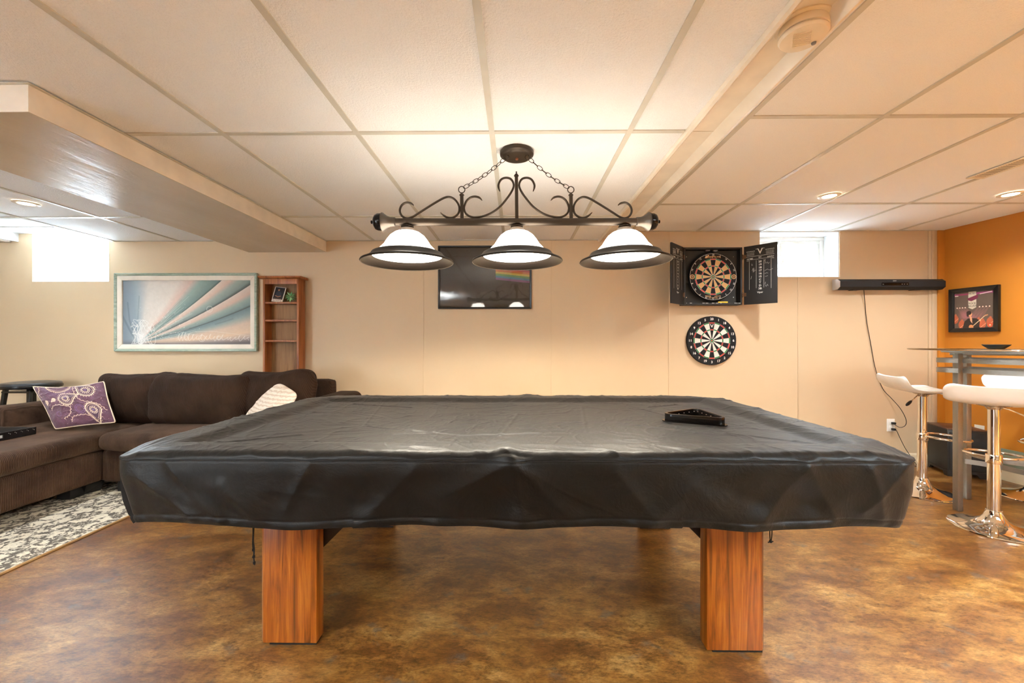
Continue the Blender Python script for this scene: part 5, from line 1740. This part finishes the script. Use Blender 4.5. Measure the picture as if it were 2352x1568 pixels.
def flatbar(pts, z, name, h=.030, th=.008):
    P = [Vector((a[0], a[1], z)) for a in pts]
    P = smooth_path(P, 6)
    n = len(P); vs = []
    for i, p in enumerate(P):
        t = (P[min(i + 1, n - 1)] - P[max(i - 1, 0)]).normalized()
        s = Vector((t.y, -t.x, 0)) * th / 2
        for ss, zz in ((1, -h / 2), (1, h / 2), (-1, h / 2), (-1, -h / 2)):
            q = p + s * ss; vs.append((q.x, q.y, z + zz))
    fs = []
    for i in range(n - 1):
        for k in range(4):
            k2 = (k + 1) % 4
            fs.append((i * 4 + k, i * 4 + k2, (i + 1) * 4 + k2, (i + 1) * 4 + k))
    fs += [(0, 1, 2, 3), tuple((n - 1) * 4 + k for k in (3, 2, 1, 0))]
    return MB().add(vs, fs).build(name, M['gunmetal'], bt, smooth=True)
cgl = (L1 + L2 + L3 + L4) / 4
for z in (1.003, .937):
    # front band bolted to the near legs, rear band bulging round the far side
    flatbar([(L1.x + .005, L1.y - .028), (L1.x - .01, L1.y - .18), (L3.x - .03, L3.y + .02), (L3.x, L3.y - .03)], z, 'band')
    a_ = Vector((L1.x - .028, L1.y + .05, 0))
    flatbar([(L1.x - .03, L1.y - .03), (L1.x - .065, L1.y + .02), (L1.x - .06, L1.y + .075), (L1.x + .02, L1.y + .12), (L2.x - .05, L2.y - .04), (L2.x + .0, L2.y - .03), (L2.x + .05, L2.y - .18), (L4.x + .03, L4.y + .03)], z, 'band')
    for p in (L1,):
        MB().lathe([(0, 0), (.006, 0), (.006, .003), (.003, .006), (0, .006)], 10, Matrix.Translation((p.x + .008, p.y - .0245, z)) @ Matrix.Rotation(PI / 2, 4, 'X')).build('bolt', M['chrome'], bt)
flatbar([(L1.x + .024, L1.y - .02), (L1.x + .10, L1.y - .12), (L1.x + .13, L1.y - .28), (L3.x + .02, L3.y + .024)], .335, 'stretcher')
flatbar([(L2.x - .0, L2.y - .024), (L2.x - .12, L2.y - .12), (L2.x - .10, L2.y - .32), (L4.x - .02, L4.y + .024)], .36, 'stretcher')
Rg = .36
MB().tube([Vector((cgl.x * .3 + .02 + Rg * math.cos(a), .0 + Rg * math.sin(a), GZ - .019)) for a in np.linspace(0, 2 * PI, 64, endpoint=False)], .0085, 8, closed=True).build('support_ring', M['gunmetal'], bt, smooth=True)
for a, b in ((L1, L4), (L2, L3)):
    d = (b - a).normalized() * .19
    MB().tube([Vector((a.x, a.y, GZ - .036)) - d * .2, Vector((b.x, b.y, GZ - .036)) + d * .2], .008, 8).build('top_brace', M['gunmetal'], bt, smooth=True)
dsh = at(2288, 798, 2.62)
M['dish'] = plain('dark_grey_ceramic', (52, 56, 58), 0.25)
ds = MB().lathe([(0, .0), (.036, .0), (.042, .003), (.064, .022), (.067, .025), (.066, .028), (.060, .026), (.040, .009), (0, .007)], 8).build('dish', M['dish'], bevel=.0015)
ds.location = (dsh.x, 2.62, GZ + .0005); ds.rotation_euler = (0, 0, .35)
tag(ds, 'small dark grey angular dish on the glass bar table', 'dish')

def seat_shell():
    # profile from the raised back lip to the rolled front edge: (y, z), y forward
    prof = [(-.190, .098), (-.186, .080), (-.176, .052), (-.158, .026), (-.130, .010), (-.09, .002), (-.04, 0), (.02, .002), (.08, .006), (.12, .006), (.15, -.002), (.172, -.016), (.188, -.036)]
    P = smooth_path([(0, a, b) for a, b in prof], 4)
    n = len(P); W = .205; m = 25
    top = np.zeros((n, m, 3)); nor = np.zeros((n, 3))
    Ls = [0]
    for i in range(1, n): Ls.append(Ls[-1] + (P[i] - P[i - 1]).length)
    for i in range(n):
        t = (P[min(i + 1, n - 1)] - P[max(i - 1, 0)]).normalized(); nor[i] = (0, -t.z, t.y)
        e = min(Ls[i], Ls[-1] - Ls[i]); r = .045
        wi = W - (r - math.sqrt(max(0, r * r - (r - e) ** 2)) if e < r else 0)
        for j in range(m):
            u = -1 + 2 * j / (m - 1)
            u = math.sin(u * PI / 2)
            dish = .010 * abs(u) ** 3
            top[i, j] = (u * wi, P[i].y, P[i].z + dish)
    th_ = .020
    edge = np.ones((n, m)) 
    k_ = np.abs(np.sin(np.linspace(-PI / 2, PI / 2, m)))
    thk = th_ * np.sqrt(np.clip(1 - k_ ** 8, .05, 1))
    Bt = top - nor[:, None, :] * thk[None, :, None]
    V = np.concatenate([top.reshape(-1, 3), Bt.reshape(-1, 3)]); N_ = n * m
    idx = np.arange(N_).reshape(n, m)
    f = [tuple(x) for x in np.stack([idx[:-1, :-1], idx[:-1, 1:], idx[1:, 1:], idx[1:, :-1]], -1).reshape(-1, 4)]
    f += [tuple(int(q) + N_ for q in x[::-1]) for x in f]
    loop = list(idx[0, :]) + list(idx[1:, -1]) + list(idx[-1, -2::-1]) + list(idx[-2:0:-1, 0])
    for a in range(len(loop)):
        b = (a + 1) % len(loop); f.append((loop[a], loop[b], loop[b] + N_, loop[a] + N_))
    return [tuple(v) for v in V], [tuple(int(q) for q in x) for x in f]
seatV, seatF = seat_shell()
ST_Z = .770
def bar_stool(x, y, face, label, lever_a):
    """face: direction the sitter looks, radians from +X"""
    t = thing('bar_stool', label, 'bar stool', (x, y, 0), face - PI / 2, 'white and chrome bar stools')
    MB().lathe([(0, .0), (.196, .0), (.200, .003), (.199, .007), (.185, .013), (.150, .020), (.110, .030), (.080, .042), (.058, .058), (.044, .078), (.038, .098), (.036, .112), (.033, .114), (0, .114)], 64).build('base', M['chrome'], t, smooth=True)
    MB().lathe([(.029, .112), (.029, .44), (0, .44)], 32).build('lower_tube', M['chrome'], t, smooth=True)
    MB().lathe([(.0345, .395), (.0355, .40), (.0355, .445), (.034, .448), (.030, .448)], 32).build('footrest_collar', M['chrome'], t, smooth=True)
    MB().lathe([(.0265, .44), (.0265, ST_Z - .04), (0, ST_Z - .04)], 32).build('pole', M['chrome'], t, smooth=True)
    pts = [(-.030, .02, .425), (-.085, .05, .425), (-.125, .12, .423), (-.115, .20, .420), (-.05, .255, .418), (.05, .255, .418), (.115, .20, .420), (.125, .12, .423), (.085, .05, .425), (.030, .02, .425)]
    MB().tube(smooth_path(pts, 6), .0085, 10).build('footrest', M['chrome'], t, smooth=True)
    MB().lathe([(.030, ST_Z - .050), (.033, ST_Z - .045), (.040, ST_Z - .034), (.075, ST_Z - .026), (.080, ST_Z - .020), (0, ST_Z - .020)], 32).build('swivel_plate', M['chrome'], t, smooth=True)
    MB().add(seatV, seatF, Matrix.Translation((0, 0, ST_Z))).build('seat', M['seatwhite'], t, smooth=60)
    a = lever_a
    d = Vector((math.cos(a), math.sin(a), 0))
    lv = MB().tube([Vector((0, 0, ST_Z - .038)) + d * .03, Vector((0, 0, ST_Z - .045)) + d * .06, Vector((0, 0, ST_Z - .085)) + d * .135], .004, 8).build('lever', M['chrome'], t, smooth=True)
    MB().tube([Vector((0, 0, ST_Z - .080)) + d * .125, Vector((0, 0, ST_Z - .088)) + d * .14, Vector((0, 0, ST_Z - .102)) + d * .165, Vector((0, 0, ST_Z - .110)) + d * .18], [.006, .010, .011, .006], 8).build('lever_grip', M['black'], lv, smooth=True)
    return t
def face_lever(face, wx, wy): return math.atan2(wy, wx) - (face - PI / 2)
f1 = math.atan2(-.30, .95)
bar_stool(at(2118, 1120, 3.07).x, 3.07, f1, 'white seat chrome bar stool beside the pool table corner, left of the bar table', face_lever(f1, -.9, -.3))
f2 = math.atan2(.66, .75)
bar_stool(at(2283, 1190, 2.48).x, 2.48, f2, 'nearest white seat chrome bar stool, in front of the bar table legs', face_lever(f2, .8, -.45))
f3 = math.atan2(-.9, -.5)
bar_stool(3.75, 2.97, f3, 'white seat chrome bar stool behind the bar table, against the orange wall', face_lever(f3, .3, -.9))

# ---- subwoofer
sw = thing('subwoofer', 'black wooden subwoofer speaker on the floor in the corner by the orange wall', 'speaker', (3.79, 3.54, 0), math.radians(-20))
M['subwood'] = plain('black_ash_veneer', (30, 26, 23), 0.5)
M['sub_reflect'] = wood('orange_reflection_top', (56, 34, 22), (78, 48, 32), (96, 62, 42), (4, 30, 4), 0.35)  # brown puts the orange wall's reflection into the colour of the top
hx_, hy_, hz_ = .125, .150, .40
MB().box((-hx_, -hy_, .05), (hx_, hy_, hz_ - .012)).build('cabinet', M['subwood'], sw, bevel=.003)
MB().box((-hx_, -hy_, hz_ - .0118), (hx_, hy_, hz_)).build('top_panel', M['sub_reflect'], sw, bevel=.002)
for s in (-1, 1):
    MB().prism([(-hx_, 0), (-hx_ + .045, 0), (-hx_ + .065, .03), (hx_ - .065, .03), (hx_ - .045, 0), (hx_, 0), (hx_, .049), (-hx_, .049)], 1, s * hy_ - (.012 if s > 0 else 0), s * hy_ + (.012 if s < 0 else 0)).build('plinth', M['subwood'], sw)
    MB().prism([(-hy_ + .013, 0), (-hy_ + .045, 0), (-hy_ + .065, .03), (hy_ - .065, .03), (hy_ - .045, 0), (hy_ - .013, 0), (hy_ - .013, .049), (-hy_ + .013, .049)], 0, s * hx_ - (.012 if s > 0 else 0), s * hx_ + (.012 if s < 0 else 0)).build('plinth', M['subwood'], sw)
MB().box((-hx_ + .012, -hy_ - .010, .065), (hx_ - .012, -hy_ - .0005, hz_ - .025)).build('grille', M['grille'], sw, bevel=.003)

# ---- two unseen uplighters added behind the viewpoint as fill light for the ceiling
for x, y, lab in ((-1.9, -.8, 'added bronze fill-light uplighter behind the viewpoint on the left, outside the picture'), (2.6, -.7, 'added bronze fill-light uplighter behind the viewpoint on the right, outside the picture')):
    fl_ = thing('fill_lamp', lab, 'added fill lamp', (x, y, 0))
    MB().lathe([(0, 0), (.13, 0), (.135, .008), (.12, .018), (.03, .03), (.014, .05), (.014, 1.50), (0, 1.50)], 32).build('stand', M['bronze'], fl_, smooth=True)
    MB().lathe([(.02, 1.50), (.09, 1.53), (.15, 1.60), (.152, 1.60), (.09, 1.522), (.02, 1.49)], 32, close=False).build('bowl', M['bronze'], fl_, smooth=True)
    MB().lathe([(0, 1.545), (.05, 1.55), (.05, 1.565), (0, 1.57)], 20).build('lamp', M['downglow'], fl_, smooth=True)
    l = bpy.data.lights.new('fill_uplight', 'SPOT'); l.energy = 200 if x < 0 else 420; l.color = (.92, .97, 1.0) if x < 0 else (.78, .92, 1.0); l.spot_size = math.radians(140); l.spot_blend = .7; l.shadow_soft_size = .06
    lo = bpy.data.objects.new('fill_uplight', l); COL.objects.link(lo); lo.location = (0, 0, 1.62); lo.rotation_euler = (PI, 0, 0); lo.parent = fl_
